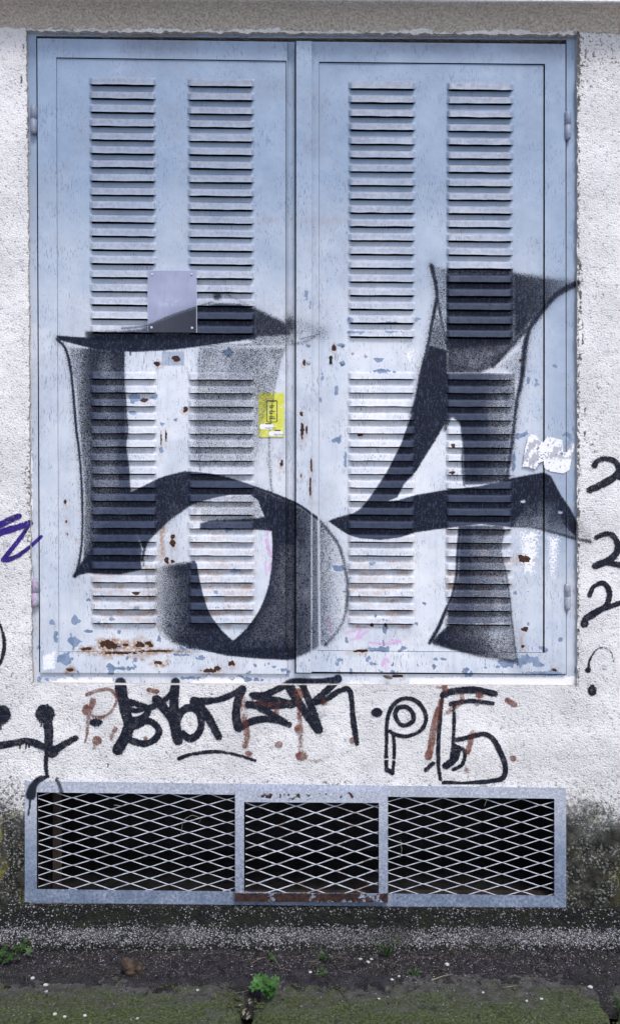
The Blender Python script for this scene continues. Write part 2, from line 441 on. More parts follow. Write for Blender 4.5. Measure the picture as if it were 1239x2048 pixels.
def red_mid(L):
    stroke(L, [(484,1396),(488,1430),(494,1470),(490,1492)], 13, .6, 5)
    dot(L, 497, 1508, 8, 8, .8, 4); stroke(L, [(505,1402),(540,1410),(575,1404)], 12, .45, 5)
    dot(L, 553, 1423, 7, 9, .7, 4); dot(L, 557, 1490, 8, 8, .95, 3)
    stroke(L, [(594,1384),(598,1420),(600,1470),(602,1512)], 11, .55, 5)
    dot(L, 596, 1388, 11, 12, .9, 4); dot(L, 597, 1459, 9, 10, .9, 4); dot(L, 602, 1512, 12, 9, .9, 4)
    stroke(L, [(640,1470),(658,1480),(664,1500),(648,1518),(614,1522)], 9, .38, 5)
    dot(L, 648, 1405, 8, 7, .8, 3); dot(L, 704, 1482, 7, 8, .9, 3)
def red_right(L):
    stroke(L, [(886,1362),(890,1380)], 12, .9, 2.5); stroke(L, [(874,1374),(896,1378)], 8, .45, 4)
    stroke(L, [(882,1402),(868,1450),(860,1496),(856,1512)], 12, .92, 2.5, w2=15)
    stroke(L, [(923,1388),(921,1404),(894,1425)], 10, .85, 3); dot(L, 958, 1391, 10, 7, .85, 3); dot(L, 953, 1408, 6, 6, .7, 3)
    stroke(L, [(1013,1400),(1028,1409)], 10, .95, 2.5); dot(L, 1025, 1516, 7, 7, .9, 2.5)
    stroke(L, [(945,1465),(934,1504)], 12, .75, 4); dot(L, 931, 1540, 6, 10, .5, 4)

TAGS = [(figure_tag, 'black', 'black sprayed stick figure with two blob eyes and drips'),
        (arc_tag, 'black', 'black sprayed arc at the left edge of the wall'),
        (zig_tag, 'purple', 'purple marker zigzag beside the left door hinge'),
        (red_left, 'red', 'faded red brown letter at the start of the writing below the doors'),
        (red_mid, 'red', 'faded red brown letters under the thick black tag'),
        (red_right, 'red', 'red brown strokes behind the outlined numeral five'),
        (name_tag, 'black', 'thick black sprayed name tag with an underline'),
        (p_tag, 'black', 'thin black outlined letter P with a ring inside'),
        (five_tag, 'black', 'black outlined numeral five in block form'),
        (two_a, 'black', 'uppermost black sprayed numeral two right of the doors'),
        (two_b, 'black', 'middle black sprayed numeral two right of the doors'),
        (two_c, 'black', 'lowest black sprayed numeral two right of the doors'),
        (query_tag, 'black', 'thin black question mark with a separate blob below')]
TAGW = {'name_tag': 1.13, 'figure_tag': 1.10, 'two_a': 1.08, 'two_b': 1.08, 'two_c': 1.08}
WMUL = 1.0
TAGF = []
TB, TP, TR = layer(), layer(), layer()
for fn, colr, lab in TAGS:
    WMUL = TAGW.get(fn.__name__, 1.0); L = layer(); fn(L); WMUL = 1.0; TAGF.append(L)
    T_ = {'black': TB, 'purple': TP, 'red': TR}[colr]
    np.maximum(T_, L, out=T_)

# ---- door paint: white overpaint with painted light, rust, flaked paint, pink marker, grime with painted shade
YY, XX = np.mgrid[0:RH, 0:RW].astype(np.float32); XX += X0; YY += Y0
n1 = vnoise(XX, YY, 90, 3, 4); n2 = vnoise(XX, YY, 14, 5, 3)
WH = 0.68 * sst(250, 760, YY + (n1 - .5) * 220) * (1 - .7 * sst(1040, 1130, XX) * (1 - sst(1050, 1200, YY)))  # paler downwards: fresh roller paint plus brighter light put into the colour
WH = (WH + .30 * sst(640, 720, XX) * (1 - sst(1000, 1040, XX)) * sst(560, 760, YY) + .25 * sst(120, 200, XX) * (1 - sst(560, 590, XX)) * sst(560, 760, YY)).astype(np.float32)
WH = np.clip(WH + (n2 - .5) * .12, 0, 1).astype(np.float32)
WX = layer()            # thick white blotches that hide everything
for x0, y0, x1, y1 in [(1036,1058,1082,1150),(1091,1068,1122,1158),(804,696,834,726)]:
    poly(WX, [(x0,y0),(x1,y0+4),(x1-6,(y0+y1)/2),(x1-12,y1),(x0+5,y1-4)], .62, 15)
FB = np.clip(sst(1352, 1360, YY + (n2 - .5) * 22) * (.05 + .9 * sst(.45, .62, n1)), 0, 1)      # roller marks over the sill
WX = np.maximum(WX, (FB * (YY < 1380) * (YY > 1346)).astype(np.float32))
WX = np.maximum(WX, ((XX < 66) * (YY > 900) * sst(.42, .6, n2 + .12 * sst(1000, 1300, YY)) * .8).astype(np.float32))
poly(WX, [(818,1356),(1150,1352),(1152,1372),(818,1372)], .9, 3)
poly(WX, [(84,1312),(112,1300),(110,1338),(86,1342)], .7, 6)

RU = layer(); YL = layer()
rust_spots = [(217,1290,17,8),(253,1290,6,4),(279,1289,9,5),(296,1286,7,3),(301,1291,5,4),(353,717,9,5),(315,728,7,5),(371,819,5,6),
    (563,927,3,8),(290,800,8,4),(318,1325,10,4),(462,1327,7,5),(420,1342,14,4),(436,1337,7,5),(346,1074,4,5),(346,1086,5,8),(334,1121,5,5),(344,1123,4,3),
    (131,1005,3,5),(133,1042,2,4),(135,1068,2,3),(152,1080,3,2),(272,1187,8,3),(602,950,2,4),(604,862,3,16),(613,858,2,10),(603,828,3,4),
    (1046,1117,12,8),(1048,1258,8,5),(1044,1293,4,4),(720,870,6,4),(742,1250,4,3),(770,1251,3,4),(1040,720,4,3),(668,697,4,7),(905,892,4,4),(903,945,5,3),
    (322,880,2,14),(332,872,2,10),(622,930,2,14),(620,976,2,20),(795,1352,10,3),(720,1302,14,3),(1108,1340,6,3),(608,725,3,5),(140,1340,6,4),(172,1298,14,3),(240,1306,40,2.5),(310,1302,40,2)]
for x, y, a, b in rust_spots:
    dot(RU, x, y, a, b, 1, 1.2, .9)
    dot(YL, x, y + b * .6, a * 1.3 + 1, b * 1.5 + 2, .95 if (y > 1270 and x < 340) else .38, 4, 1.2)
for x, y0, y1, ww, d in [(326,1052,1108,10,.8),(322,1100,1118,12,.5),(346,1092,1120,4,.5),(1044,1265,1295,4,.7),(217,1294,1304,30,.6),(280,1292,1304,40,.5),(560,935,960,4,.4),(313,1330,1340,4,.5)]:
    stroke(YL, [(x, y0), (x - 3, (y0 + y1) / 2), (x, y1)], ww, d, 4)
# brown grime between the lowest louvres
lo = sst(860, 1240, YY)
for (xa, xb) in [(182,318),(378,512),(694,828),(889,1024)]:
    m = sst(xa - 6, xa + 10, XX) * (1 - sst(xb - 10, xb + 6, XX))
    YL = np.maximum(YL, (m * lo * sst(.42, .75, vnoise(XX / 3.0, YY, 9, 21, 3)) * .75).astype(np.float32) * (YY < 1256))
CH = layer()            # flaked: old blue grey coat shows
CHd = .10 + .20 * sst(1180, 1300, YY) + .12 * (YY > 640)
for x, y, a, b in [(150,1240,12,9),(148,1285,14,9),(178,1265,8,6),(110,1272,8,16),(128,1320,14,14),(222,1332,8,5),(250,1337,22,4),(106,1245,6,5),(640,1300,0.1,.1),
    (750,1300,18,5),(768,1298,10,6),(1012,1326,16,9),(1075,1330,14,7),(1050,1320,24,9),(672,782,5,13),(673,880,8,7),(690,918,3,22),(644,755,3,9),(641,800,3,7),(756,720,14,5),
    (764,742,28,5),(832,640,6,5),(682,690,9,6),(683,727,7,5),(456,1060,10,5),(745,1127,6,5),(1072,765,5,9),(1055,762,3,11),(1110,733,6,4),(675,1137,13,7),(270,797,14,10),
    (310,795,9,7),(265,826,10,5),(324,848,4,6),(322,898,5,7),(470,1142,12,4),(455,706,17,10),(612,590,4,10),(620,608,3,12),(340,1250,8,5),(365,1310,20,3),(400,1316,10,5),
    (510,1332,5,4),(547,1334,4,4),(566,1340,10,4),(680,1320,9,4),(870,1318,6,3),(885,1318,8,3),(868,1333,6,5),(995,1334,12,3),(1038,870,14,4),(1133,870,10,4),(1026,925,4,25),
    (620,1365,40,4),(480,1360,50,5),(400,1364,20,4),(380,1356,30,3),(1085,1346,50,3),(352,840,5,4),(300,612,12,3),(700,640,9,4),(780,645,14,3),(712,665,26,4),(782,664,20,3),(420,860,4,3),(1030,1186,4,5)]:
    dot(CH, x, y, a * .8, b * .8, 1, 1.2, 1.3)
poly(CH, [(322,702),(370,702),(370,733),(322,733)], .5, 2)
poly(CH, [(1027,875),(1052,862),(1056,868),(1034,880)], .9, 1); poly(CH, [(1128,866),(1134,864),(1146,880),(1140,884)], .9, 1)
CHr = sst(1150, 1200, YY) * sst(.84, .87, vnoise(XX, YY, 16, 31, 4) + CHd * .28 + .05 * (n1 - .5)).astype(np.float32)
CHr *= ((XX > 60) & (XX < 1152)).astype(np.float32) * sst(560, 700, YY).astype(np.float32)
CH = np.maximum(CH, CHr)
PK = layer()
for p_, ww in [([(534,1070),(536,1062),(533,1058)],5),([(536,1095),(533,1080),(541,1112)],6),([(533,1150),(530,1130),(532,1122)],3),([(538,1140),(541,1128)],5),
    ([(658,1235),(660,1262)],5),([(690,1266),(720,1258),(712,1275),(735,1262)],4),([(738,1285),(770,1288),(800,1283)],4),([(764,1330),(770,1318),(776,1324)],6),([(770,1325),(771,1345)],2),
    ([(700,1280),(722,1275)],4),([(780,1280),(802,1281)],3),([(69,1160),(69,1212)],4)]:
    stroke(PK, p_, ww, .8, 1.5)
CR = layer()
for p_ in [[(1158,520),(1163,560),(1159,610),(1165,660),(1160,720)],[(46,90),(44,140),(41,190)],[(209,1500),(216,1530),(219,1560)],[(1165,800),(1170,840),(1167,880)]]:
    stroke(CR, p_, 2.0, .6, 1.5)
for x, y0, y1, ww in [(70,1372,1470,14),(160,1500,1540,14),(1140,1376,1450,18),(950,1376,1420,12),(420,1376,1410,10),(20,1480,1620,40),(48,880,1010,14),(30,960,1060,20),(1190,760,900,30),(985,1520,1545,10)]:
    stroke(CR, [(x, y0), (x + 3, (y0 + y1) / 2), (x, y1)], ww, .17, ww * .8)
# grime blotches, and a darker band along the head of the doors
DI_SHADE = (0.5 * (1 - sst(66, 130, YY)) * sst(.35, .7, n1) + .22 * sst(.5, .7, n1)).astype(np.float32)

for p_ in [[(520,441),(552,441)],[(598,440),(625,440)],[(642,441),(692,441)]]:
    stroke(YL, p_, 11, .16, 4)
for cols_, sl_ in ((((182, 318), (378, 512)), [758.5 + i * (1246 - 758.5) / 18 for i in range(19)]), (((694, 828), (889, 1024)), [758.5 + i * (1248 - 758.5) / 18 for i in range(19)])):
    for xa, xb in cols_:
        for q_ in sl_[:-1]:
            stroke(DI_SHADE, [(xa + 7, q_ + 6), ((xa + xb) / 2, q_ + 7), (xb - 7, q_ + 6)], 8, .30 + .40 * (q_ - 758) / 490 + random.uniform(-.06, .10), 5)  # vent grime plus louvre shade, painted as a dark band below each slot
def paint_attrs(px, py, louvre=None):
    bk = np.maximum(sample(BK, px, py), sample(TB, px, py))
    a1 = np.stack([bk, sample(WH, px, py), sample(RU, px, py), sample(CH, px, py)], -1)
    dirt_shade = sample(DI_SHADE, px, py) if louvre is None else louvre
    a2 = np.stack([sample(PK, px, py), sample(TP, px, py), dirt_shade, sample(YL, px, py)], -1)
    a3 = np.stack([sample(TR, px, py), sample(WX, px, py), 0 * bk + (0 if louvre is None else 1), 1 + 0 * bk], -1)
    return {'paint_a': a1, 'paint_b': a2, 'paint_c': a3}

# ------------------------------------------------------------------ shader helpers
class G:
    def __init__(s, name):
        s.m = bpy.data.materials.new(name); s.m.use_nodes = True
        s.t = s.m.node_tree
        for n in list(s.t.nodes): s.t.nodes.remove(n)
        s.out = s.t.nodes.new("ShaderNodeOutputMaterial")
        s.pos = s.n("ShaderNodeNewGeometry").outputs["Position"]
    def n(s, typ, **kw):
        nd = s.t.nodes.new(typ)
        for k, v in kw.items(): setattr(nd, k, v)
        return nd
    def put(s, sock, v):
        if isinstance(v, bpy.types.NodeSocket): s.t.links.new(v, sock)
        elif v is not None:
            if sock.type == 'RGBA':
                if isinstance(v, (int, float)): v = (v, v, v)
                if len(v) == 3: v = tuple(v) + (1,)
            sock.default_value = v
    def math(s, op, a, b=None, c=None, clamp=False):
        nd = s.n("ShaderNodeMath", operation=op, use_clamp=clamp)
        s.put(nd.inputs[0], a)
        if b is not None: s.put(nd.inputs[1], b)
        if c is not None: s.put(nd.inputs[2], c)
        return nd.outputs[0]
    def scale(s, v):
        nd = s.n("ShaderNodeVectorMath", operation='MULTIPLY')
        s.put(nd.inputs[0], s.pos); nd.inputs[1].default_value = v
        return nd.outputs[0]
    def noise(s, sc, det=2, rough=.5, vec=None, dist=0.0):
        nd = s.n("ShaderNodeTexNoise")
        s.put(nd.inputs["Vector"], vec if vec is not None else s.pos)
        nd.inputs["Scale"].default_value = sc; nd.inputs["Detail"].default_value = det
        nd.inputs["Roughness"].default_value = rough; nd.inputs["Distortion"].default_value = dist
        return nd.outputs[0]
    def voro(s, sc, out="Distance", feature='F1', vec=None):
        nd = s.n("ShaderNodeTexVoronoi", feature=feature)
        s.put(nd.inputs["Vector"], vec if vec is not None else s.pos)
        nd.inputs["Scale"].default_value = sc
        return nd.outputs[out]
    def ramp(s, v, a, b, lo=0.0, hi=1.0, smooth=False):
        nd = s.n("ShaderNodeMapRange", interpolation_type='SMOOTHSTEP' if smooth else 'LINEAR')
        s.put(nd.inputs[0], v)
        for i, q in enumerate((a, b, lo, hi)): s.put(nd.inputs[1 + i], q)
        return nd.outputs[0]
    def mix(s, f, a, b):
        nd = s.n("ShaderNodeMix", data_type='RGBA')
        s.put(nd.inputs[0], f); s.put(nd.inputs[6], a); s.put(nd.inputs[7], b)
        return nd.outputs[2]
    def attr(s, name):
        nd = s.n("ShaderNodeAttribute", attribute_name=name)
        sp = s.n("ShaderNodeSeparateColor")
        s.t.links.new(nd.outputs["Color"], sp.inputs[0])
        return sp.outputs[0], sp.outputs[1], sp.outputs[2], nd.outputs["Alpha"]
    def speck(s, d, sc=420, k=2.6, det=3):
        nz = s.ramp(s.noise(sc, det, .7), .28, .72)
        e = s.math('MULTIPLY_ADD', d, 1.0 + 1.1 / k, -.55 / k)
        m = s.math('MULTIPLY_ADD', s.math('SUBTRACT', e, nz), k, .5, clamp=True)
        if k > 2.9: return m
        return s.math('MULTIPLY_ADD', m, .64, s.math('MULTIPLY', s.math('POWER', d, 1.05), .36), clamp=True)
    def bump(s, h, strength, dist, normal=None):
        nd = s.n("ShaderNodeBump")
        nd.inputs["Strength"].default_value = strength; s.put(nd.inputs["Distance"], dist)
        s.put(nd.inputs["Height"], h)
        if normal is not None: s.put(nd.inputs["Normal"], normal)
        return nd.outputs[0]
    def bsdf(s, color, rough=.6, normal=None, metal=0.0, spec=.4, trans=0.0, alpha=None):
        b = s.n("ShaderNodeBsdfPrincipled")
        s.put(b.inputs["Base Color"], color); s.put(b.inputs["Roughness"], rough)
        s.put(b.inputs["Metallic"], metal); s.put(b.inputs["Specular IOR Level"], spec)
        s.put(b.inputs["Transmission Weight"], trans)
        if normal is not None: s.put(b.inputs["Normal"], normal)
        if alpha is not None: s.put(b.inputs["Alpha"], alpha)
        s.t.links.new(b.outputs[0], s.out.inputs[0])
        return s.m

BLACK = (.0038, .0068, .019)

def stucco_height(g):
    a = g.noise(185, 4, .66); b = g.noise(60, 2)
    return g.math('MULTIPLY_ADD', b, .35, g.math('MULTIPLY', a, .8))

def mat_wall():
    g = G("white stucco")
    bk, dirt_shade, moss, yel = g.attr("paint_a")
    h = stucco_height(g)
    big = g.noise(3.2, 4)
    c = g.mix(g.ramp(big, .35, .7), (.87, .855, .86), (.775, .765, .785))
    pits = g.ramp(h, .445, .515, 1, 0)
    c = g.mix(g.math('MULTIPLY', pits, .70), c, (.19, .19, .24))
    spots = g.ramp(g.noise(46, 3), .64, .70)
    c = g.mix(g.math('MULTIPLY', spots, .4), c, (.33, .33, .38))
    bald = g.ramp(g.noise(13, 5, .65), .635, .66)
    c = g.mix(g.math('MULTIPLY', bald, .45), c, (.36, .37, .43))
    c = g.mix(g.speck(dirt_shade, 90, 4, 4), c, (.13, .12, .12))
    mc = g.mix(g.ramp(g.noise(30, 4), .4, .62), (.013, .014, .012), (.050, .050, .040))
    mc = g.mix(g.math('MULTIPLY', g.ramp(g.noise(9, 3), .55, .7), yel), mc, (.17, .15, .015))
    lich = g.math('MULTIPLY', g.ramp(g.noise(120, 4, .65), .52, .62), g.ramp(g.noise(14, 3), .42, .6))
    mc = g.mix(g.math('MULTIPLY', lich, .75), mc, (.42, .42, .40))
    c = g.mix(g.speck(moss, 75, 2.2, 5), c, mc)
    c = g.mix(g.speck(bk), c, BLACK)
    tr = g.noise(1.0, 4, .6, vec=g.scale((16, 16, 9)))
    c = g.mix(g.ramp(g.noise(5.5, 5, .65), .55, .68, 0, .18), c, (.54, .525, .53))
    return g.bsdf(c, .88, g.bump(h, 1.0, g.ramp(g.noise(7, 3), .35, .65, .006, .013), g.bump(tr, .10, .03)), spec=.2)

def mat_tag(colr):
    g = G(colr + " spray paint")
    d, _, _, _ = g.attr("paint_a")
    h = stucco_height(g)
    base = {'black': BLACK, 'purple': (.035, .012, .22), 'red': (.19, .055, .035)}[colr]
    base2 = {'black': (.045, .045, .06), 'purple': (.02, .012, .06), 'red': (.30, .13, .09)}[colr]
    c = g.mix(g.ramp(g.noise(70, 4), .5, .68), base, base2)  # random patches in a second tone
    worn = g.ramp(h, .42, .50)                                     # paint misses the deepest pits
    wfine = g.ramp(g.noise(210, 2), .30, .36)
    a = g.speck(d, 260, 3.2)
    if colr == 'red': a = g.math('MULTIPLY', a, g.ramp(g.noise(38, 4, .65), .30, .62, .38, .85))
    a = g.math('MULTIPLY', a, g.math('MULTIPLY', g.ramp(worn, 0, 1, .75, 1), g.ramp(wfine, 0, 1, .45, 1)))
    return g.bsdf(c, .55, g.bump(h, .9, .008), spec=.25, alpha=a)

def mat_door():
    g = G("weathered blue door paint")
    bk, wh, ru, ch = g.attr("paint_a")
    pk, pu, di_shade, ye = g.attr("paint_b")
    rd, wx, lv, _ = g.attr("paint_c")
    blue = g.mix(g.ramp(g.noise(6, 5, .6), .35, .65), (.21, .29, .415), (.275, .355, .485))
    white = g.mix(g.ramp(g.noise(8, 5, .6), .35, .65), (.59, .635, .72), (.74, .755, .80))
    c = g.mix(wh, blue, white)
    # brushed-on paint: slanted wrinkles
    mp = g.n("ShaderNodeMapping"); mp.inputs["Rotation"].default_value = (0, R(14), 0); mp.inputs["Scale"].default_value = (330, 330, 60)
    g.put(mp.inputs[0], g.pos)
    wr = g.noise(1.0, 3, .6, vec=mp.outputs[0])
    wmask = g.ramp(g.noise(10, 3), .40, .6)
    wl = g.math('MULTIPLY', g.ramp(wr, .43, .36), wmask)
    c = g.mix(g.math('MULTIPLY', wl, .75), c, (.12, .15, .25))
    streak = g.noise(1.0, 3, .6, vec=g.scale((75, 75, 5)))
    c = g.mix(g.ramp(streak, .52, .75, 0, .22), c, (.25, .28, .38))
    cloud = g.ramp(g.noise(28, 5, .65), .52, .72, 0, .2)
    c = g.mix(cloud, c, (.30, .32, .40))
    # grime and painted shade
    gr = g.math('MULTIPLY', di_shade, g.ramp(g.noise(85, 4, .65), .34, .62, .45, 1))
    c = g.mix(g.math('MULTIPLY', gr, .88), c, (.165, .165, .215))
    c = g.mix(g.math('MULTIPLY', ye, g.ramp(g.noise(120, 4), .30, .55), clamp=True), c, (.32, .155, .050))
    c = g.mix(g.ramp(ch, .35, .6), c, g.mix(g.ramp(g.noise(50, 4), .4, .6), (.15, .205, .32), (.22, .29, .425)))
    c = g.mix(g.math('MULTIPLY', pk, .8), c, (.62, .28, .60))
    c = g.mix(g.math('MULTIPLY', rd, .8), c, (.19, .055, .035))
    # sprayed black, thin places show vertical runs of the coat below
    runs = g.ramp(g.noise(1.0, 3, .6, vec=g.scale((230, 230, 45))), .56, .66, 0, .65)
    blk = g.mix(runs, BLACK, (.050, .062, .115))
    blk = g.mix(g.ramp(g.noise(160, 3), .56, .70, 0, .75), blk, (.050, .058, .10))
    blk = g.mix(g.math('MULTIPLY', lv, g.ramp(g.noise(60, 4, .65), .3, .65, .45, 1)), blk, (.036, .050, .090))  # sky sheen on the louvre faces, painted as a paler blue black
    bm = g.math('MAXIMUM', g.speck(bk), g.speck(g.math('MULTIPLY', bk, .62), 210, 6, 2))
    c = g.mix(bm, c, blk)
    c = g.mix(g.ramp(pu, .3, .6), c, (.035, .012, .22))
    c = g.mix(g.speck(wx, 190, 6, 4), c, (.82, .82, .86))
    flecks = g.ramp(g.noise(210, 2), .715, .74)
    c = g.mix(flecks, c, (.035, .038, .06))
    rc = g.mix(g.ramp(g.noise(240, 3), .4, .65), (.020, .010, .009), (.085, .032, .016))
    rf = g.ramp(ru, .35, .62)
    c = g.mix(rf, c, rc)
    hgt = g.math('MULTIPLY_ADD', wl, -.6, g.math('MULTIPLY_ADD', g.noise(150, 3), .35, g.math('MULTIPLY_ADD', g.ramp(ch, .35, .6), -.7, g.math('MULTIPLY', rf, -.8))))
    dents = g.noise(11, 2)
    nrm = g.bump(dents, .12, .02, g.bump(hgt, .35, .0016))
    rough = g.ramp(g.noise(40, 3), .3, .7, .42, .62)
    return g.bsdf(c, g.math('MULTIPLY_ADD', rf, .4, rough), nrm, spec=g.math('MULTIPLY_ADD', bm, -.22, .40))

def mat_simple(name, c1, c2, sc, rough=.7, bsc=120, bstr=.4, bdist=.002, spec=.3, metal=0.0, c3=None):
    g = G(name)
    c = g.mix(g.ramp(g.noise(sc, 5, .62), .36, .66), c1, c2)
    if c3: c = g.mix(g.ramp(g.noise(sc * 3.1, 4, .6), .60, .68), c, c3)
    return g.bsdf(c, rough, g.bump(g.noise(bsc, 3), bstr, bdist), spec=spec, metal=metal)

def mat_galv():
    g = G("galvanised frame paint")
    ru, dirt_shade, bk, wh = g.attr("paint_a")
    c = g.mix(g.ramp(g.noise(14, 5), .35, .65), (.19, .245, .34), (.34, .40, .51))
    c = g.mix(g.math('MULTIPLY', wh, g.ramp(g.noise(150, 5, .7), .30, .60)), c, (.66, .67, .74))
    worn = g.ramp(g.noise(120, 6, .75), .36, .60)
    c = g.mix(g.math('MULTIPLY', worn, g.ramp(dirt_shade, 0, 1, .10, .9)), c, (.10, .125, .20))
    c = g.mix(g.speck(ru, 140, 5, 4), c, g.mix(g.ramp(g.noise(90, 3), .4, .6), (.018, .010, .010), (.055, .024, .018)))
    c = g.mix(g.speck(bk), c, BLACK)
    c = g.mix(g.ramp(g.noise(230, 2), .69, .72), c, (.05, .05, .07))
    return g.bsdf(c, .6, g.bump(g.noise(160, 4), .35, .0015), spec=.4)

def mat_mesh(name, rusty):
    g = G(name)
    c = g.mix(g.ramp(g.noise(60, 4), .35, .65), (.32, .34, .40), (.54, .56, .62))
    c = g.mix(g.math('MULTIPLY', g.ramp(g.noise(35, 4), .52, .64), rusty), c, (.13, .06, .04))
    return g.bsdf(c, .5, g.bump(g.noise(300, 2), .2, .001), spec=.45)

def mat_plinth():
    g = G("mossy exposed aggregate")
    band, moss, _, _ = g.attr("paint_a")
    v = g.n("ShaderNodeTexVoronoi"); g.put(v.inputs["Vector"], g.pos); v.inputs["Scale"].default_value = 250
    sp = g.n("ShaderNodeSeparateColor"); g.t.links.new(v.outputs["Color"], sp.inputs[0])
    stone = g.mix(sp.outputs[0], (.08, .076, .09), (.55, .54, .58))
    dark = g.mix(g.ramp(g.noise(25, 4), .4, .62), (.010, .010, .010), (.022, .028, .010))
    e = g.math('ADD', band, g.math('MULTIPLY', g.math('SUBTRACT', g.noise(20, 5, .65), .5), .9))
    pick = g.math('GREATER_THAN', e, g.math('MULTIPLY_ADD', sp.outputs[1], .9, .05))
    c = g.mix(pick, dark, stone)
    edge = g.ramp(v.outputs["Distance"], .30, .55)
    c = g.mix(g.math('MULTIPLY', edge, .8), c, (.012, .012, .014))
    c = g.mix(g.ramp(g.noise(6, 5, .65), .50, .66, 0, .6), c, (.016, .017, .014))
    return g.bsdf(c, .85, g.bump(g.math('MULTIPLY_ADD', v.outputs["Distance"], -1, g.noise(50, 3)), .9, .006), spec=.25)

def mat_soil():
    g = G("dark gritty soil")
    c = g.mix(g.ramp(g.noise(30, 5, .65), .35, .65), (.013, .012, .015), (.046, .042, .052))
    c = g.mix(g.ramp(g.noise(7, 4), .5, .7, 0, .5), c, (.03, .034, .02))
    c = g.mix(g.ramp(g.noise(420, 2), .66, .70), c, (.34, .33, .36))
    return g.bsdf(c, .9, g.bump(g.noise(170, 5, .7), 1, .010), spec=.2)

def mat_kerb():
    g = G("mossy concrete kerb")
    con = g.mix(g.ramp(g.noise(40, 5, .65), .36, .66), (.045, .044, .046), (.12, .116, .115))
    moss = g.mix(g.ramp(g.noise(130, 5, .7), .36, .66), (.028, .038, .018), (.12, .152, .070))
    sx = g.n("ShaderNodeSeparateXYZ"); g.put(sx.inputs[0], g.pos)
    m = g.ramp(g.math('ADD', g.noise(1, 6, .72, vec=g.scale((10, 24, 10))), g.ramp(sx.outputs[1], -.22, -.34, -.14, .10)), .36, .60)
    c = g.mix(m, con, moss)
    c = g.mix(g.ramp(g.noise(300, 2), .67, .71), c, (.35, .36, .36))
    c = g.mix(g.ramp(g.noise(24, 4), .62, .68, 0, .6), c, (.02, .02, .022))
    return g.bsdf(c, .92, g.bump(g.noise(150, 5, .7), 1, .010), spec=.15)

M = dict(wall=mat_wall(), door=mat_door(), galv=mat_galv(), mesh=mat_mesh("expanded steel", .25), meshr=mat_mesh("expanded steel rusty", .7),
         plinth=mat_plinth(), soil=mat_soil(), kerb=mat_kerb(),
         black=mat_tag('black'), purple=mat_tag('purple'), red=mat_tag('red'),
         cove=mat_simple("rough grey render", (.40, .355, .315), (.70, .635, .57), 150, .9, 150, 1.0, .012, .2),
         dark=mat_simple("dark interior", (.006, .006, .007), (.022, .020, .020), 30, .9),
         post=mat_simple("brown post", (.03, .022, .018), (.06, .045, .035), 20, .8),
         plate=mat_simple("lavender steel plate", (.36, .38, .53), (.43, .45, .60), 12, .35, 14, .35, .006, .5),
         steel=mat_simple("painted hinge steel", (.34, .40, .54), (.50, .55, .68), 60, .5, 160, .4, .0015, .45, c3=(.16, .18, .25)),
         pave=mat_simple("pale pavement", (.30, .30, .30), (.40, .39, .38), 3, .9, 60, .5, .004, .2),
         rock=mat_simple("brown rock", (.022, .016, .014), (.095, .066, .048), 55, .8, 140, .8, .004, .25, c3=(.03, .022, .02)),
         pebble=mat_simple("white pebble", (.30, .30, .31), (.52, .51, .50), 90, .7, 200, .4, .001),
         grit=mat_simple("grey grit", (.05, .048, .055), (.36, .35, .38), 45, .85, 200, .4, .001),
         twig=mat_simple("dry straw", (.11, .09, .07), (.29, .255, .205), 60, .8, 200, .3, .001),
         bark=mat_simple("dark twig", (.02, .016, .016), (.05, .04, .04), 60, .85, 200, .3, .001),
         leafdead=mat_simple("withered leaf", (.10, .09, .06), (.22, .20, .15), 80, .8, 200, .3, .001))

def mat_leaf(name, c1, c2):
    g = G(name)
    c = g.mix(g.ramp(g.noise(70, 3), .35, .65), c1, c2)
    b = g.n("ShaderNodeBsdfPrincipled"); g.put(b.inputs["Base Color"], c); b.inputs["Roughness"].default_value = .5
    b.inputs["Specular IOR Level"].default_value = .35
    tr = g.n("ShaderNodeBsdfTranslucent"); g.put(tr.inputs[0], c)
    mx = g.n("ShaderNodeMixShader"); mx.inputs[0].default_value = .25
    g.t.links.new(b.outputs[0], mx.inputs[1]); g.t.links.new(tr.outputs[0], mx.inputs[2]); g.t.links.new(mx.outputs[0], g.out.inputs[0])
    return g.m
M['moss'] = mat_simple("moss cushion", (.030, .038, .016), (.115, .14, .058), 190, .95, 500, 1.0, .004, .1)
M['crumb'] = mat_simple("soil crumb", (.010, .009, .010), (.045, .038, .040), 60, .9, 250, .6, .002, .15)
M['fascia'] = mat_simple("white fascia", (.72, .72, .74), (.80, .80, .82), 30, .85, 150, .8, .006, .2)
M['leaf'] = mat_leaf("bright green leaf", (.030, .095, .020), (.062, .17, .036))
M['leafd'] = mat_leaf("dark green leaf", (.02, .055, .015), (.05, .10, .025))

# ------------------------------------------------------------------ building wall (stucco sheet with two openings)
def lean_l(y): return np.interp(y, [60, 300, 700, 1000, 1370], [52, 56, 58.5, 60.5, 65]) - 58.5
def wall_warp(x, y):
    jit = (vnoise(x, y, 9, 41, 2) - .5)
    wl = sst(-250, 58.5, x) * (1 - sst(58.5, 500, x))
    near = np.exp(-np.abs(x - 58.5) / 5) + np.exp(-np.abs(x - 1153) / 5)
    neary = np.exp(-np.abs(y - 66) / 6)
    ins = (y > 60) & (y < 1375)
    nx = x + lean_l(y) * wl * (y < 1450) + jit * 5 * near * ins
    sl = np.interp(y, [66, 1369, 1450], [.0073, .0046, .0])
    ny = y + sl * (x - 605) * (y < 1460) * (np.abs(x - 605) < 700) + jit * 9 * neary * ((x > 40) & (x < 1165))
    return nx, ny
DX0, DX1, DY0, DY1 = 58.5, 1153.5, 66.0, 1369.0
GX0, GX1, GY0, GY1 = 64.0, 1118.0, 1582.0, 1800.0
far_x = [-1900, -1500, -1100, -800, -500, -300, -150, -80]
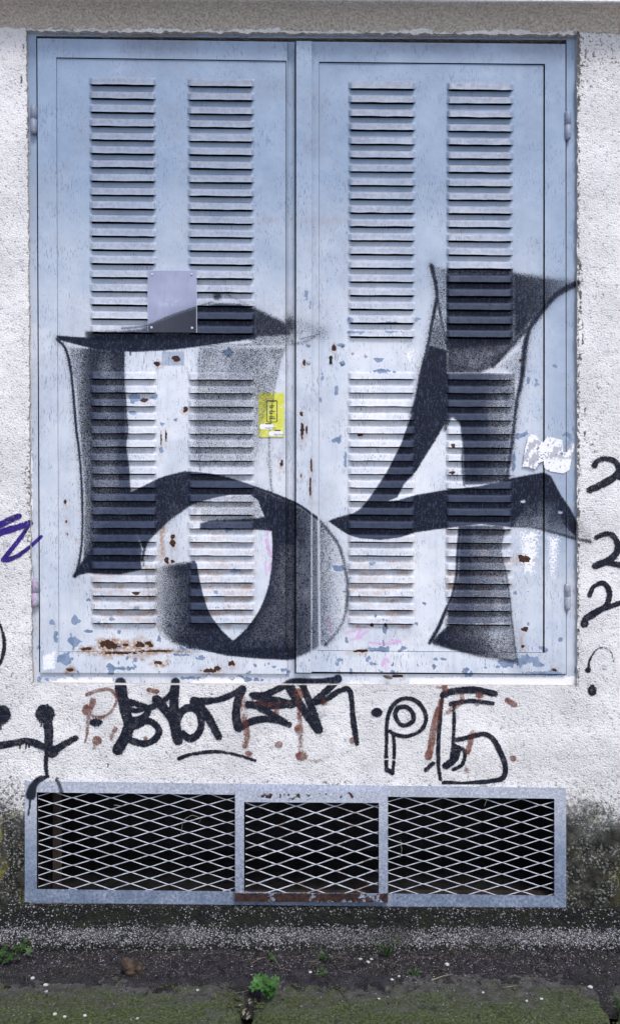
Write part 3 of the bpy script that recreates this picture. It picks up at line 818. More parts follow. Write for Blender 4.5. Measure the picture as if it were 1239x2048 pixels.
xs = np.unique(np.concatenate([far_x, lines(-40, 1280, 4, [DX0, DX1, GX0, GX1]), [1340, 1450, 1600, 1900, 2300, 2800, 3200]]))
ys = np.unique(np.concatenate([[-760, -500, -300, -150, -60, 0, 30], lines(50, 1816, 4, [DY0, DY1, GY0, GY1])]))
gx, gy = np.meshgrid(xs, ys)
wx, wy = wall_warp(gx, gy)
cx = (xs[:-1] + xs[1:]) / 2; cy = (ys[:-1] + ys[1:]) / 2
CX, CY = np.meshgrid(cx, cy)
keep = ~(((CX > DX0) & (CX < DX1) & (CY > DY0) & (CY < DY1)) | ((CX > GX0) & (CX < GX1) & (CY > GY0) & (CY < GY1)))
dep = (vnoise(gx, gy, 60, 43, 3) - .5) * -.006 + (vnoise(gx, gy, 11, 44, 2) - .5) * -.0022
V = P(wx, wy, dep).reshape(-1, 3)
fc = grid_faces(len(ys), len(xs), keep)
dirt_shade = .10 + .22 * (1 - sst(66, 260, wy)) * (wx > 1100) + .20 * sst(1535, 1572, wy) + .45 * np.exp(-np.abs(wx - 1155) / 4) * (wy < 1375) + .30 * np.exp(-np.abs(wx - 58.5 - lean_l(wy)) / 4) * (wy < 1375)  # dirt, plus shade painted as a dark line along each side jamb
dirt_shade += .13 * sst(.5, .72, vnoise(wx, wy, 70, 47, 4)) * sst(880, 1050, wy) * (wx < 60)
dirt_shade += .10 * sst(.45, .7, vnoise(wx, wy, 60, 48, 4))
dirt_shade = np.maximum(dirt_shade, dirt_shade + sample(CR, wx, wy))
moss = (.45 * sst(1540, 1640, wy + (vnoise(wx, wy, 70, 46, 3) - .5) * 120) + .5 * sst(1600, 1690, wy + (vnoise(wx, wy, 40, 45, 3) - .5) * 80)) * ((wx > 1095) * 1.05 + 1.12 * (wx < 60))
yel = np.where(wx < 200, 1.6, .25) * np.ones_like(wx)
aw = np.stack([np.maximum(sample(BK, wx, wy) * (wx > 1100) * (wx < 1230), 0), np.clip(dirt_shade, 0, 1), np.clip(moss, 0, 1), yel], -1).reshape(-1, 4)
# fix alpha channel as yellow amount
V, fc, aw = compact(V, fc, aw)
WALL = mesh_obj("building_wall", V, fc, M['wall'], attrs={'paint_a': aw})
WALL["kind"] = "thing"
tag(WALL, "white rough stucco building wall with graffiti, moss stained at its foot", "wall")

def reveal(name, pts, depth, mat, parent):
    """inner faces of an opening, pts world (closed loop), pushed back by depth"""
    pts = np.array(pts); n = len(pts)
    b = pts.copy(); b[:, 1] += depth
    V = np.vstack([pts, b])
    f = [[i, (i + 1) % n, n + (i + 1) % n, n + i] for i in range(n)]
    return mesh_obj(name, V, f, mat, parent, smooth=False)
def loop_px(x0, y0, x1, y1, warp, step=6):
    a = [(x, y0) for x in np.arange(x0, x1, step)] + [(x1, y) for y in np.arange(y0, y1, step)] + [(x, y1) for x in np.arange(x1, x0, -step)] + [(x0, y) for y in np.arange(y1, y0, -step)]
    a = np.array(a)
    return warp(a[:, 0], a[:, 1])
lx, ly = loop_px(DX0, DY0, DX1, DY1, wall_warp)
reveal("door_reveal", P(lx, ly, 0.002), .05, M['cove'], WALL)
lx, ly = loop_px(GX0, GY0, GX1, GY1, lambda a, b: (a, b))
reveal("vent_reveal", P(lx, ly, 0.002), .06, M['post'], WALL)

# projecting rendered cove above the doors
prof = []
for t in np.linspace(0, 1, 14):
    a = t * math.pi / 2
    prof.append((-.050 * (1 - math.cos(a)) - .010 * t, CAMZ + (1024 - 62) * S + .047 * math.sin(a) ** 1.2))
zt = prof[-1][1]; yt = prof[-1][0]
prof += [(yt - .001, zt + .002), (yt - .001, zt + .01), (.02, zt + .012)]
xs_ = np.concatenate([np.linspace(-3.6, -1.0, 12), np.linspace(-.98, .98, 330), np.linspace(1.0, 3.6, 12)])
PX = np.array([p[0] for p in prof]); PZ = np.array([p[1] for p in prof])
gx, gp = np.meshgrid(xs_, np.arange(len(prof)))
nz = (vnoise(gx * 666, gp * 8., 14, 51, 3) - .5)
vy = PX[gp] - nz * .008; vz = PZ[gp] - .0073 * gx + (vnoise(gx * 666, gp * 4., 9, 52, 3) - .5) * np.where(gp < 2, .012, .004)
fcov = grid_faces(len(prof), len(xs_))[:, ::-1]
cove = mesh_obj("lintel", np.stack([gx, vy, vz], -1), fcov, M['cove'], WALL)
fv = []
for x_ in (-3.6, 3.6):
    zz = zt - .0073 * x_ + .0025
    fv += [(x_, yt - .008, zz), (x_, yt - .008, zz + .22), (x_, .02, zz + .22), (x_, .02, zz)]
fa = mesh_obj("ledge_fascia", fv, [[0, 4, 5, 1], [1, 5, 6, 2], [3, 7, 4, 0]], M['fascia'], WALL, smooth=False)
cove["label"] = "rough grey brown rendered ledge over the doors"

# plinth: mossy aggregate foot below the grille
pk = [(-.002, 1811, .15), (-.012, 1813, .22), (-.016, 1820, .24), (-.020, 1840, .12), (-.026, 1850, .22), (-.032, 1858, .62), (-.040, 1868, .85), (-.048, 1878, .80), (-.056, 1886, .6), (-.064, 1896, .3), (-.07, 1912, .1)]
pk = np.array(pk)
t = np.linspace(0, len(pk) - 1, 46)
py_ = np.interp(t, np.arange(len(pk)), pk[:, 1]); pd = np.interp(t, np.arange(len(pk)), pk[:, 0]); pb = np.interp(t, np.arange(len(pk)), pk[:, 2])
xs_ = np.unique(np.concatenate([[-1900, -1200, -600, -200], np.arange(-60, 1300, 3.0), [1500, 2000, 2600, 3200]]))
gx, gi = np.meshgrid(xs_, np.arange(len(t)))
gyp = py_[gi] + .007 * (gx - 620) * np.where(gi < 8, 1, .6) + (vnoise(gx, gi * 6., 60, 61, 3) - .5) * 8 * np.clip(gi / 20, 0, 1)
gd = pd[gi] + (vnoise(gx, gi * 4., 8, 62, 3) - .5) * .010 + (vnoise(gx, gi * 4., 70, 63, 2) - .5) * .012 * np.clip(gi / 15, 0, 1)
bandv = pb[gi] * (.55 + .9 * vnoise(gx, gi * 3., 90, 64, 3))
av = np.stack([np.clip(bandv, 0, 1), 0 * bandv, 0 * bandv, 1 + 0 * bandv], -1).reshape(-1, 4)
plinth = mesh_obj("plinth", P(gx, gyp, gd), grid_faces(len(t), len(xs_)), M['plinth'], WALL, {'paint_a': av})
plinth["label"] = "dark mossy pebbled foot of the wall"

# tags as thin paint skins lying on the stucco
def tag_mesh(L, mat, lab):
    st = 1.5
    ys_i, xs_i = np.where(L > .02)
    x0, x1 = xs_i.min() + X0 - 2, xs_i.max() + X0 + 3
    y0, y1 = ys_i.min() + Y0 - 2, ys_i.max() + Y0 + 3
    xs = np.arange(x0, x1, st); ys = np.arange(y0, y1, st)
    gx, gy = np.meshgrid(xs, ys)
    v = sample(L, gx, gy)
    v = v * (.72 + .5 * sst(.3, .65, vnoise(gx, gy, 38, 96, 3)))
    dep = (vnoise(gx, gy, 60, 43, 3) - .5) * -.006 + (vnoise(gx, gy, 11, 44, 2) - .5) * -.0022 - .0016
    cm = np.maximum(np.maximum(v[:-1, :-1], v[1:, 1:]), np.maximum(v[1:, :-1], v[:-1, 1:]))
    mx = (gx[:-1, :-1] + gx[1:, 1:]) / 2; my = (gy[:-1, :-1] + gy[1:, 1:]) / 2
    lxe = 58.5 + lean_l(my)
    onfr = (mx > lxe) & (mx < 1153) & (my < 1370.5) | ((mx > 52) & (mx < 1130) & (my > 1568))
    keep = (cm > .02) & ~onfr
    V, f, v = compact(P(gx, gy, dep).reshape(-1, 3), grid_faces(len(ys), len(xs), keep), v.reshape(-1))
    a = np.stack([v, 0 * v, 0 * v, 1 + 0 * v], -1)
    o = mesh_obj("graffiti_tag", V, f, mat, WALL, {'paint_a': a})
    o["label"] = lab
    o.visible_shadow = True
for (fn, colr, lab), L in zip(TAGS, TAGF):
    tag_mesh(L, M[colr], lab)

# ------------------------------------------------------------------ doors
SLL = ([80, 170, 665, 758, 1246, 1345], [.014, .0145, .009, .006, .002, .005])
SLR = ([85, 178, 674, 758, 1248, 1350], [.0095, .010, .007, .005, .010, .009])
def warpL(x, y):
    x = np.asarray(x, float); y = np.asarray(y, float)
    return x + .0037 * (y - 155) * np.clip((592 - x) / 414, 0, 1.3), y + np.interp(y, *SLL) * (x - 344)
def warpR(x, y):
    x = np.asarray(x, float); y = np.asarray(y, float)
    k = np.interp(x, [592, 690, 1030, 1130], [0, -.0018, -.0028, .001])
    return x + k * (y - 155), y + np.interp(y, *SLR) * (x - 861)
def warpF(x, y):
    x = np.asarray(x, float); y = np.asarray(y, float)
    leaf = .0037 * (y - 155) * np.clip((592 - x) / 414, 0, 1.3)
    k = sst(60, 71, x)
    return x + lean_l(y) * (1 - k) * (x < 300) + leaf * k, y + np.interp(y, [66, 1369], [.0073, .0046]) * (x - 605)

def ring(name, outer, inner, warp, depth, mat, parent, step=2.4, lip_in=.010, lip_out=.012, extra=None, bevel=.0012):
    """flat ring (outer rect minus inner rects) with folded edges, paint attributes from the fields"""
    x0, y0, x1, y1 = outer
    inn = inner if isinstance(inner, list) else [inner]
    mx = [x0, x1] + [q for r in inn for q in (r[0], r[2])]; my = [y0, y1] + [q for r in inn for q in (r[1], r[3])]
    xs = lines(x0, x1, step, mx); ys = lines(y0, y1, step, my)
    gx, gy = np.meshgrid(xs, ys)
    wx, wy = warp(gx, gy)
    CX, CY = np.meshgrid((xs[:-1] + xs[1:]) / 2, (ys[:-1] + ys[1:]) / 2)
    keep = np.ones(CX.shape, bool)
    for r in inn: keep &= ~((CX > r[0]) & (CX < r[2]) & (CY > r[1]) & (CY < r[3]))
    px = wx.ravel(); py = wy.ravel(); dd = np.full(px.shape, depth)
    f = grid_faces(len(ys), len(xs), keep)
    _, f, px, py, dd = compact(np.zeros((len(px), 3)), f, px, py, dd)
    Fs = [f]; n = len(px)
    def add_strip(r, lip, inward):
        nonlocal px, py, dd, n
        lx, ly = loop_px(*r, warp, 8)
        m = len(lx)
        s = 1 if inward else -1
        ccx, ccy = (r[0] + r[2]) / 2, (r[1] + r[3]) / 2
        px = np.concatenate([px, lx, lx]); py = np.concatenate([py, ly, ly])
        dd = np.concatenate([dd, np.full(m, depth), np.full(m, depth + lip)])
        i = np.arange(m); j = (i + 1) % m
        q = np.stack([n + i, n + j, n + m + j, n + m + i], -1)
        Fs.append(q if inward else q[:, ::-1]); n += 2 * m
    if lip_out: add_strip(outer, lip_out, False)
    if lip_in:
        for r in inn: add_strip(r, lip_in, True)
    V = P(px, py, dd)
    return mesh_obj(name, V, np.vstack(Fs), mat, parent, paint_attrs(px, py), smooth=False)

FRAME_D, LEAF_D, PANEL_D = .014, .005, .0085
frame = empty("door_frame", tuple(P(605, 1369, .01)), "fixed blue metal frame round the pair of doors, white paint over its sill", "door frame")
ring("frame_rail", (53, 61, 1159, 1373), (73.2, 76.2, 1131.6, 1347), warpF, FRAME_D, M['door'], frame, 2.4, .05, .02)
# dark cabinet behind the louvres
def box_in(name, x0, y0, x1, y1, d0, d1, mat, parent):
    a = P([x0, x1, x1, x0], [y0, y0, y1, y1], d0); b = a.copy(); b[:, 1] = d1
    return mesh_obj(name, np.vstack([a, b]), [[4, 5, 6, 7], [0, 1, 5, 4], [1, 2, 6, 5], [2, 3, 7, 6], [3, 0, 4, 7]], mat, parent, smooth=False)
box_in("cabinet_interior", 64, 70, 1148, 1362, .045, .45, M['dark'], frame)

SLOTL = [170.5 + i * (665 - 170.5) / 18 for i in range(19)] + [758.5 + i * (1246 - 758.5) / 18 for i in range(19)]
SLOTR = [178 + i * (673.5 - 178) / 18 for i in range(19)] + [758.5 + i * (1248 - 758.5) / 18 for i in range(19)]

def make_panel(rect, cols, slots, warp, parent):
    x0, y0, x1, y1 = rect
    mx = [q for a, b in cols for q in (a + 5, b - 5)]; my = [q for s in slots for q in (s - 8, s + (4.0 if s < 700 else 2.2))]
    xs = lines(x0, x1, 2.2, mx); ys = lines(y0, y1, 2.4, my)
    gx, gy = np.meshgrid(xs, ys); wx, wy = warp(gx, gy)
    CX, CY = np.meshgrid((xs[:-1] + xs[1:]) / 2, (ys[:-1] + ys[1:]) / 2)
    keep = np.ones(CX.shape, bool)
    for a, b in cols:
        inx = (CX > a + 5) & (CX < b - 5)
        for s in slots: keep &= ~(inx & (CY > s - 8) & (CY < s + (4.0 if s < 700 else 2.2)))
    # sheet buckles a little and is drawn in round each louvre
    dep = PANEL_D + (vnoise(gx, gy, 150, int(x0), 2) - .5) * .0022
    V = P(wx, wy, dep).reshape(-1, 3)
    px = wx.ravel(); py = wy.ravel()
    V, f, px, py = compact(V, grid_faces(len(ys), len(xs), keep), px, py)
    return mesh_obj("panel", V, f, M['door'], parent, paint_attrs(px, py))

def make_louver(a, b, s, warp, parent, top_dirt, seed):
    rg = np.random.default_rng(seed)
    H = 15.0; n = 62
    xs = np.linspace(a, b, n); vs = np.array([0, .05, .1, .16, .22, .3, .4, .5, .6, .7, .8, .88, .94, .98, 1.0, 1.0])
    u = np.minimum(xs - a, b - xs)
    endp = sst(0, 7.5, u) ** .8
    gv, ge = np.meshgrid(vs, endp, indexing='ij')
    gx = np.broadcast_to(xs, gv.shape)
    bow = 1 - ((xs - (a + b) / 2) / ((b - a) / 2)) ** 2
    dmax = .0108 + rg.uniform(-.0018, .0018)
    prof = .60 * sst(0, .26, gv) + .40 * gv
    dep = PANEL_D - .0003 - dmax * prof * ge - (vnoise(gx, gv * 12 + seed, 30, seed, 2) - .5) * .0012 * ge
    gy = s - H + H * gv + rg.uniform(-.3, .3) + (vnoise(gx, gv * 0 + seed * 3.1, 24, seed + 9, 2) - .5) * 1.6 * gv * ge
    dep[-1] = dep[-2] + .0018                       # folded lip
    gy[-1] = gy[-2] - .8
    wx, wy = warp(gx, gy)
    # soot gathers under the shoulder and on the face, with its own blotches
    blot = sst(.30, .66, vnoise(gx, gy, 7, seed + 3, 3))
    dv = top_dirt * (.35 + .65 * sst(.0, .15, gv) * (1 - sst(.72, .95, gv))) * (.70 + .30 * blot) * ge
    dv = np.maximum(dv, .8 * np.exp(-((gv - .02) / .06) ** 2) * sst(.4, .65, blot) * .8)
    at = paint_attrs(wx.ravel(), wy.ravel(), dv.ravel())
    at['paint_c'][:, 2] = (sst(.0, .12, gv) * (1 - .5 * sst(.9, 1, gv)) * ge).ravel()  # mask for the sheen painted on black louvres
    if s > 700:
        at['paint_b'][:, 3] *= .45
    return mesh_obj("louver", P(wx, wy, dep), grid_faces(*gv.shape), M['door'], parent, at)

def hinge(px0, py0, px1, py1, d, parent, mat):
    """lift-off hinge: knuckle barrel in two halves with a rounded cap and a leaf plate"""
    V = []; Fq = []
    cx, r = (px0 + px1) / 2, (px1 - px0) / 2 * S
    zs = [(py0, .25), (py0 + 1.5, .8), (py0 + 4, 1), ((py0 + py1) / 2 - .8, 1), ((py0 + py1) / 2 - .3, .88), ((py0 + py1) / 2 + .3, .88), ((py0 + py1) / 2 + .8, 1), (py1 - 4, 1), (py1 - 1.5, .8), (py1, .25)]
    n = 18
    for y, k in zs:
        c = P(cx, y, d)
        for i in range(n):
            a = 2 * math.pi * i / n
            V.append(c + np.array([math.cos(a) * r * k, math.sin(a) * r * k, 0]))
    for j in range(len(zs) - 1):
        for i in range(n):
            Fq.append([j * n + i, j * n + (i + 1) % n, (j + 1) * n + (i + 1) % n, (j + 1) * n + i])
    Fq.append(list(range(n))); Fq.append(list(range((len(zs) - 1) * n, len(zs) * n))[::-1])
    V = np.array(V)
    px = (V[:, 0] / S) + 619.5; py = 1024 - (V[:, 2] - CAMZ) / S
    return mesh_obj("hinge", V, Fq, mat, parent, paint_attrs(px, py, louvre=.9 + 0 * px))

def slab(name, pts, d0, d1, mat, parent, attrs=True, smooth=False):
    """extruded outline (photo pixels), front face at d0 and back at d1"""
    pts = np.array(pts, float); n = len(pts)
    V = np.vstack([P(pts[:, 0], pts[:, 1], d0), P(pts[:, 0], pts[:, 1], d1)])
    f = [list(range(n))[::-1]] + [[i, (i + 1) % n, n + (i + 1) % n, n + i] for i in range(n)]
    a = paint_attrs(np.tile(pts[:, 0], 2), np.tile(pts[:, 1], 2)) if attrs else None
    return mesh_obj(name, V, f, mat, parent, a, smooth=smooth)

def dome(name, x, y, r, d, h, mat, parent):
    V = []; f = []; n = 14
    for j, (k, t) in enumerate([(1, 0), (.92, .5), (.6, .88), (.2, 1)]):
        for i in range(n):
            a = 2 * math.pi * i / n
            V.append(P(x + r * k * math.cos(a), y + r * k * math.sin(a), d - h * t))
    for j in range(3):
        for i in range(n): f.append([j * n + i, j * n + (i + 1) % n, (j + 1) * n + (i + 1) % n, (j + 1) * n + i])
    f.append(list(range(3 * n, 4 * n)))
    V = np.array(V)
    px = (V[:, 0] / S) + 619.5; py = 1024 - (V[:, 2] - CAMZ) / S
    return mesh_obj(name, V, f, mat, parent, paint_attrs(px, py, louvre=.6 + 0 * px))

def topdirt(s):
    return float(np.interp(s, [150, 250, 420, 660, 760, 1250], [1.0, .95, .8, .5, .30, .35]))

# left leaf
dl = empty("louvered_door", tuple(P(334, 1345, 0)), "left pale blue metal door with louvres, a riveted cover plate and a yellow sticker", "door", "pair of louvred metal doors")
ring("leaf_frame", (75.5, 80.5, 574.2, 1346.5), (113, 118, 572.5, 1304), warpL, LEAF_D, M['door'], dl, 2.2, .012, .03)
ring("meeting_stile", (574.9, 80.5, 589.2, 1346.5), [], warpL, LEAF_D + .011, M['door'], dl, 2.2, 0, .02)
pl = make_panel((113.6, 120, 571.2, 1303.4), [(178, 312), (374, 508)], SLOTL, warpL, dl)
k = 0
for a, b in [(178, 312), (374.5, 508.5)]:
    for s in SLOTL:
        k += 1
        make_louver(a, b, s, warpL, pl, topdirt(s), 100 + k)
hinge(61.5, 210, 74.5, 268, .005, dl, M['door'])
h_ = hinge(65, 1158, 78.5, 1213, .005, dl, M['door']); h_["label"] = "hinge with a pink stripe of marker"
# riveted cover plate over the inner louvre ends
cp = slab("cover_plate", [(296, 541), (393, 541), (394, 600), (394, 665), (296, 664), (295, 600)], -.0045, PANEL_D, M['plate'], dl, False)
def plate_front():
    xs = np.arange(296.5, 393, 1.6); ys = np.arange(541.5, 665, 1.6)
    gx, gy = np.meshgrid(xs, ys)
    dep = -.0050 - .0012 * (vnoise(gx, gy, 30, 77, 2) - .5) - .0010 * np.exp(-((gx - 340) ** 2 + (gy - 600) ** 2) / 500)
    at = paint_attrs(gx.ravel(), gy.ravel())
    at['paint_a'][:, 1] = .65 * np.exp(-((gx.ravel() - 338) / 26) ** 2 - ((gy.ravel() - 606) / 10) ** 2)
    return mesh_obj("sheet", P(gx, gy, dep), grid_faces(len(ys), len(xs)), M['platep'], cp, at)
g = G("sprayed lavender sheet")
bk_, wh_, _, _ = g.attr("paint_a")
c_ = g.mix(g.ramp(g.noise(10, 4), .35, .65), (.26, .285, .42), (.32, .345, .485))
c_ = g.mix(g.math('MULTIPLY', wh_, g.ramp(g.noise(90, 5), .46, .62, 0, .6)), c_, (.52, .54, .66))
c_ = g.mix(g.ramp(g.noise(1.0, 4, .6, vec=g.scale((130, 130, 14))), .54, .72, 0, .35), c_, (.17, .19, .27))
c_ = g.mix(g.speck(bk_), c_, BLACK)
M['platep'] = g.bsdf(c_, .62, g.bump(g.noise(22, 2), .25, .006, g.bump(g.noise(170, 3), .2, .001)), spec=.5)
plate_front()
for x, y in [(304, 549), (383, 549), (303, 655), (384, 656)]:
    dome("screw", x, y, 2.6, -.0054, .0015, M['steel'], cp)

# yellow sticker, with its printed phone outline and two white store buttons
def rrect(x0, y0, x1, y1, r, n=5):
    o = []
    for cx, cy, a0 in [(x1 - r, y0 + r, -90), (x1 - r, y1 - r, 0), (x0 + r, y1 - r, 90), (x0 + r, y0 + r, 180)]:
        for i in range(n + 1):
            a = R(a0 + 90 * i / n); o.append((cx + r * math.cos(a), cy + r * math.sin(a)))
    return o
def mat_flat(name, col, col2, worn=None):
    g = G(name)
    bk, wh, _, _ = g.attr("paint_a")
    c = g.mix(g.ramp(g.noise(55, 4), .40, .66), col, col2)
    if worn: c = g.mix(g.ramp(g.noise(120, 4, .6), .58, .66), c, worn)
    c = g.mix(g.speck(bk), c, BLACK)
    return g.bsdf(c, .45, spec=.4)
M['yellow'] = mat_flat("yellow sticker paper", (.60, .60, .04), (.68, .68, .14), (.68, .69, .50))
M['print'] = mat_flat("black print", (.015, .015, .018), (.03, .03, .03))
M['swhite'] = mat_flat("white print", (.74, .74, .76), (.82, .82, .82))
def flat_grid(name, x0, y0, x1, y1, d, mat, parent, step=1.5, jag=0):
    xs = lines(x0, x1, step); ys = lines(y0, y1, step)
    gx, gy = np.meshgrid(xs, ys)
    return mesh_obj(name, P(gx, gy, d + 0 * gx), grid_faces(len(ys), len(xs)), mat, parent, paint_attrs(gx.ravel(), gy.ravel()))
SD = PANEL_D - .0026
st = flat_grid("sticker", 517, 786, 567.5, 874.5, SD, M['yellow'], dl)
st["label"] = "yellow paper sticker with a printed phone outline"
def outline(name, o, i, d, mat, parent):
    n = len(o); V = np.vstack([P([p[0] for p in o], [p[1] for p in o], d), P([p[0] for p in i], [p[1] for p in i], d)])
    f = [[k, n + k, n + (k + 1) % n, (k + 1) % n] for k in range(n)]
    z = np.zeros(2 * n)
    return mesh_obj(name, V, f, mat, parent, {'paint_a': np.stack([z, z, z, z + 1], -1)}, smooth=False)
outline("printed_phone", rrect(532.5, 800.5, 554.5, 844.5, 3), rrect(534, 802.5, 553, 843.3, 2), SD - .0005, M['print'], st)
def flat_poly(name, pts, d, mat, parent):
    z = np.zeros(len(pts))
    return mesh_obj(name, P([p[0] for p in pts], [p[1] for p in pts], d), [list(range(len(pts)))[::-1]], mat, parent, {'paint_a': np.stack([z, z, z, z + 1], -1)}, smooth=False)
for r_ in [(519, 848, 547, 859, 5), (537, 862, 566, 872.5, 5)]:
    flat_poly("store_button", rrect(*r_), SD - .0005, M['swhite'], st)
for r_ in [(530.5, 846.5, 542, 848.6), (549, 859.6, 561, 861.8), (538, 800.8, 549, 803.2)]:
    flat_poly("printed_bar", rrect(*r_, .3), SD - .0008, M['print'], st)
def text_mesh(txt, x, y, h, d, mat, parent, name="lettering"):
    cu = bpy.data.curves.new("t", 'FONT'); cu.body = txt; cu.size = h * S * 1.4
    o = bpy.data.objects.new("t", cu); COL.objects.link(o)
    dg = bpy.context.evaluated_depsgraph_get()
    me = bpy.data.meshes.new_from_object(o.evaluated_get(dg))
    v = np.array([q.co[:] for q in me.vertices]); f = [list(p.vertices) for p in me.polygons]
    bpy.data.objects.remove(o)
    b = P(x, y, d)
    V = np.stack([b[0] + v[:, 0], np.full(len(v), b[1]), b[2] + v[:, 1]], -1)
    z = np.zeros(len(v))
    return mesh_obj(name, V, f, mat, parent, {'paint_a': np.stack([z, z, z, z + 1], -1)}, smooth=False)
for y_, a_, b_ in [(811, 538, 549), (814.5, 538, 546), (822, 538, 550), (825.5, 538, 545), (833, 538, 549), (836.5, 538, 551)]:
    flat_poly("printed_bar", rrect(a_, y_, b_, y_ + 1.3, .3), SD - .0008, M['print'], st)
text_mesh("Google Play", 530, 857, 2.9, SD - .0010, M['print'], st)
text_mesh("App Store", 548, 870.5, 3.2, SD - .0010, M['print'], st)

# right leaf
dr = empty("louvered_door", tuple(P(861, 1348, 0)), "right pale blue metal door with louvres, a keyhole and a torn white poster remnant", "door", "pair of louvred metal doors")
ring("leaf_frame", (623, 85.5, 1129.5, 1345.5), (637.5, 125.5, 1088.6, 1303.5), warpR, LEAF_D, M['door'], dr, 2.2, .012, .03)
ring("cover_strip", (592, 84.5, 623.4, 1347.5), [], warpR, -.007, M['door'], dr, 2.0, 0, .010)
pr = make_panel((638.0, 127.8, 1085.4, 1302.6), [(696, 831), (892, 1026)], SLOTR, warpR, dr)
for a, b in [(696, 831), (892, 1026.5)]:
    for s in SLOTR:
        k += 1
        make_louver(a, b, s, warpR, pr, topdirt(s), 300 + k)
hinge(1127.5, 222, 1140.5, 280, .005, dr, M['door'])
hinge(1127, 1166, 1139.5, 1221, .005, dr, M['door'])
kh = [(661 + 3.6 * math.cos(R(a)), 715.5 + 4.2 * math.sin(R(a))) for a in range(135, 406, 20)]
kh = [(x, y) for x, y in kh] + [(663.5, 719.5), (664.2, 728), (657.8, 728), (658.5, 719.5)]
slab("keyhole", kh, PANEL_D - .0016, PANEL_D + .004, M['dark'], dr, False)
for x, y, r_, d in [(686, 690, 3.6, PANEL_D), (684, 727, 3.6, PANEL_D), (731, 711.5, 3.4, PANEL_D), (705, 706, 2.8, PANEL_D), (617, 689, 4.2, -.0072), (616.5, 725, 4.2, -.0072)]:
    dome("bolt", x, y, r_, d - .0003, .003, M['door'], dr)
# torn poster remnant across the right stile
def torn_poster():
    P1 = [(1056, 867), (1070, 870), (1078, 880), (1085, 885), (1093, 873), (1105, 875), (1124, 880), (1125, 905), (1132, 905), (1140, 893), (1140, 888), (1146, 884), (1147, 897), (1143, 910), (1138, 940), (1125, 947), (1095, 942), (1087, 935), (1086, 922), (1078, 925), (1070, 938), (1043, 933), (1047, 905), (1052, 885)]
    L = layer(); poly(L, P1, 1, .8)
    xs = np.arange(1040, 1150, 1.1); ys = np.arange(864, 950, 1.1)
    gx, gy = np.meshgrid(xs, ys)
    v = sample(L, gx, gy) - .35 * sst(.60, .68, vnoise(gx, gy, 9, 91, 3))
    cm = (v[:-1, :-1] + v[1:, 1:] + v[1:, :-1] + v[:-1, 1:]) / 4
    dep = np.where(gx > 1131, FRAME_D - .0015, LEAF_D - .0015) - .0012 * vnoise(gx, gy, 14, 92, 2)
    z = 0 * gx.ravel()
    grey = sst(.50, .56, vnoise(gx * 1.6, gy * .7 + gx * .5, 11, 93, 3)) * (1 - sst(915, 921, gy) * (gx > 1085))
    V, f, a = compact(P(gx, gy, dep).reshape(-1, 3), grid_faces(len(ys), len(xs), cm > .55), np.stack([z, grey.ravel() * .8, z, z + 1], -1))
    g = G("torn poster paper")
    _, gr, _, _ = g.attr("paint_a")
    c = g.mix(gr, (.80, .80, .83), (.33, .34, .40))
    c = g.mix(g.ramp(g.noise(150, 3), .62, .66), c, (.14, .14, .18))
    o = mesh_obj("torn_poster", V, f, g.bsdf(c, .7), dr, {'paint_a': a})
    o["label"] = "torn white paper poster remnant with grey print"
torn_poster()

# ------------------------------------------------------------------ ventilation grille
def gal_ring(name, outer, inner, warp, depth, parent, rust=0., rust_bottom=0., lip=.02, mat=None, rust_top=0.):
    inn = inner if isinstance(inner, list) else [inner]
    x0, y0, x1, y1 = outer
    xs = lines(x0, x1, 2.2, [x0, x1] + [q for r in inn for q in (r[0], r[2])]); ys = lines(y0, y1, 2.2, [y0, y1] + [q for r in inn for q in (r[1], r[3])])
    gx, gy = np.meshgrid(xs, ys); wx, wy = warp(gx, gy)
    CX, CY = np.meshgrid((xs[:-1] + xs[1:]) / 2, (ys[:-1] + ys[1:]) / 2)
    keep = np.ones(CX.shape, bool)
    for r in inn: keep &= ~((CX > r[0]) & (CX < r[2]) & (CY > r[1]) & (CY < r[3]))
    _, f, px, py, gx_, gy_ = compact(np.zeros((gx.size, 3)), grid_faces(len(ys), len(xs), keep), wx.ravel(), wy.ravel(), gx.ravel(), gy.ravel())
    dd = np.full(px.shape, depth) + (vnoise(px, py, 60, 88, 2) - .5) * .0015
    Fs = [f]; n = len(px)
    for r, inward in [(outer, False)] + [(r, True) for r in inn]:
        lx, ly = loop_px(*r, warp, 6); m = len(lx)
        px = np.concatenate([px, lx, lx]); py = np.concatenate([py, ly, ly]); dd = np.concatenate([dd, np.full(m, depth), np.full(m, depth + lip)])
        i = np.arange(m); j = (i + 1) % m
        q = np.stack([n + i, n + j, n + m + j, n + m + i], -1)
        Fs.append(q if inward else q[:, ::-1]); n += 2 * m
    midy = (y0 + y1) / 2
    ru = rust + rust_bottom * sst(y1 - 20, y1 - 15, py) * (.35 + .75 * sst(.3, .6, vnoise(px, py, 26, 85, 4))) + rust_top * np.exp(-((py - y0 - 9 - 4 * vnoise(px, py, 50, 87, 2)) / 6) ** 2) * sst(.42, .62, vnoise(px, py, 11, 89, 3)) * sst(500, 540, px) * (1 - sst(700, 740, px)) 
    dirt_shade = .38 + .6 * sst(midy - 20, y1 - 20, py)
    bk = sample(TB, px, py)
    wh = np.maximum(.85 * (1 - sst(y0 + 30, y0 + 150, py)), .45 * (depth < -.02))
    return mesh_obj(name, P(px, py, dd), np.vstack(Fs), mat or M['galv'], parent, {'paint_a': np.stack([np.clip(ru, 0, 1), np.clip(dirt_shade, 0, 1), bk, wh], -1)}, smooth=False)
def warpG(x, y):
    x = np.asarray(x, float); y = np.asarray(y, float)
    return x, y + np.interp(y, [1570, 1808], [.0125, .0125]) * (x - 590)
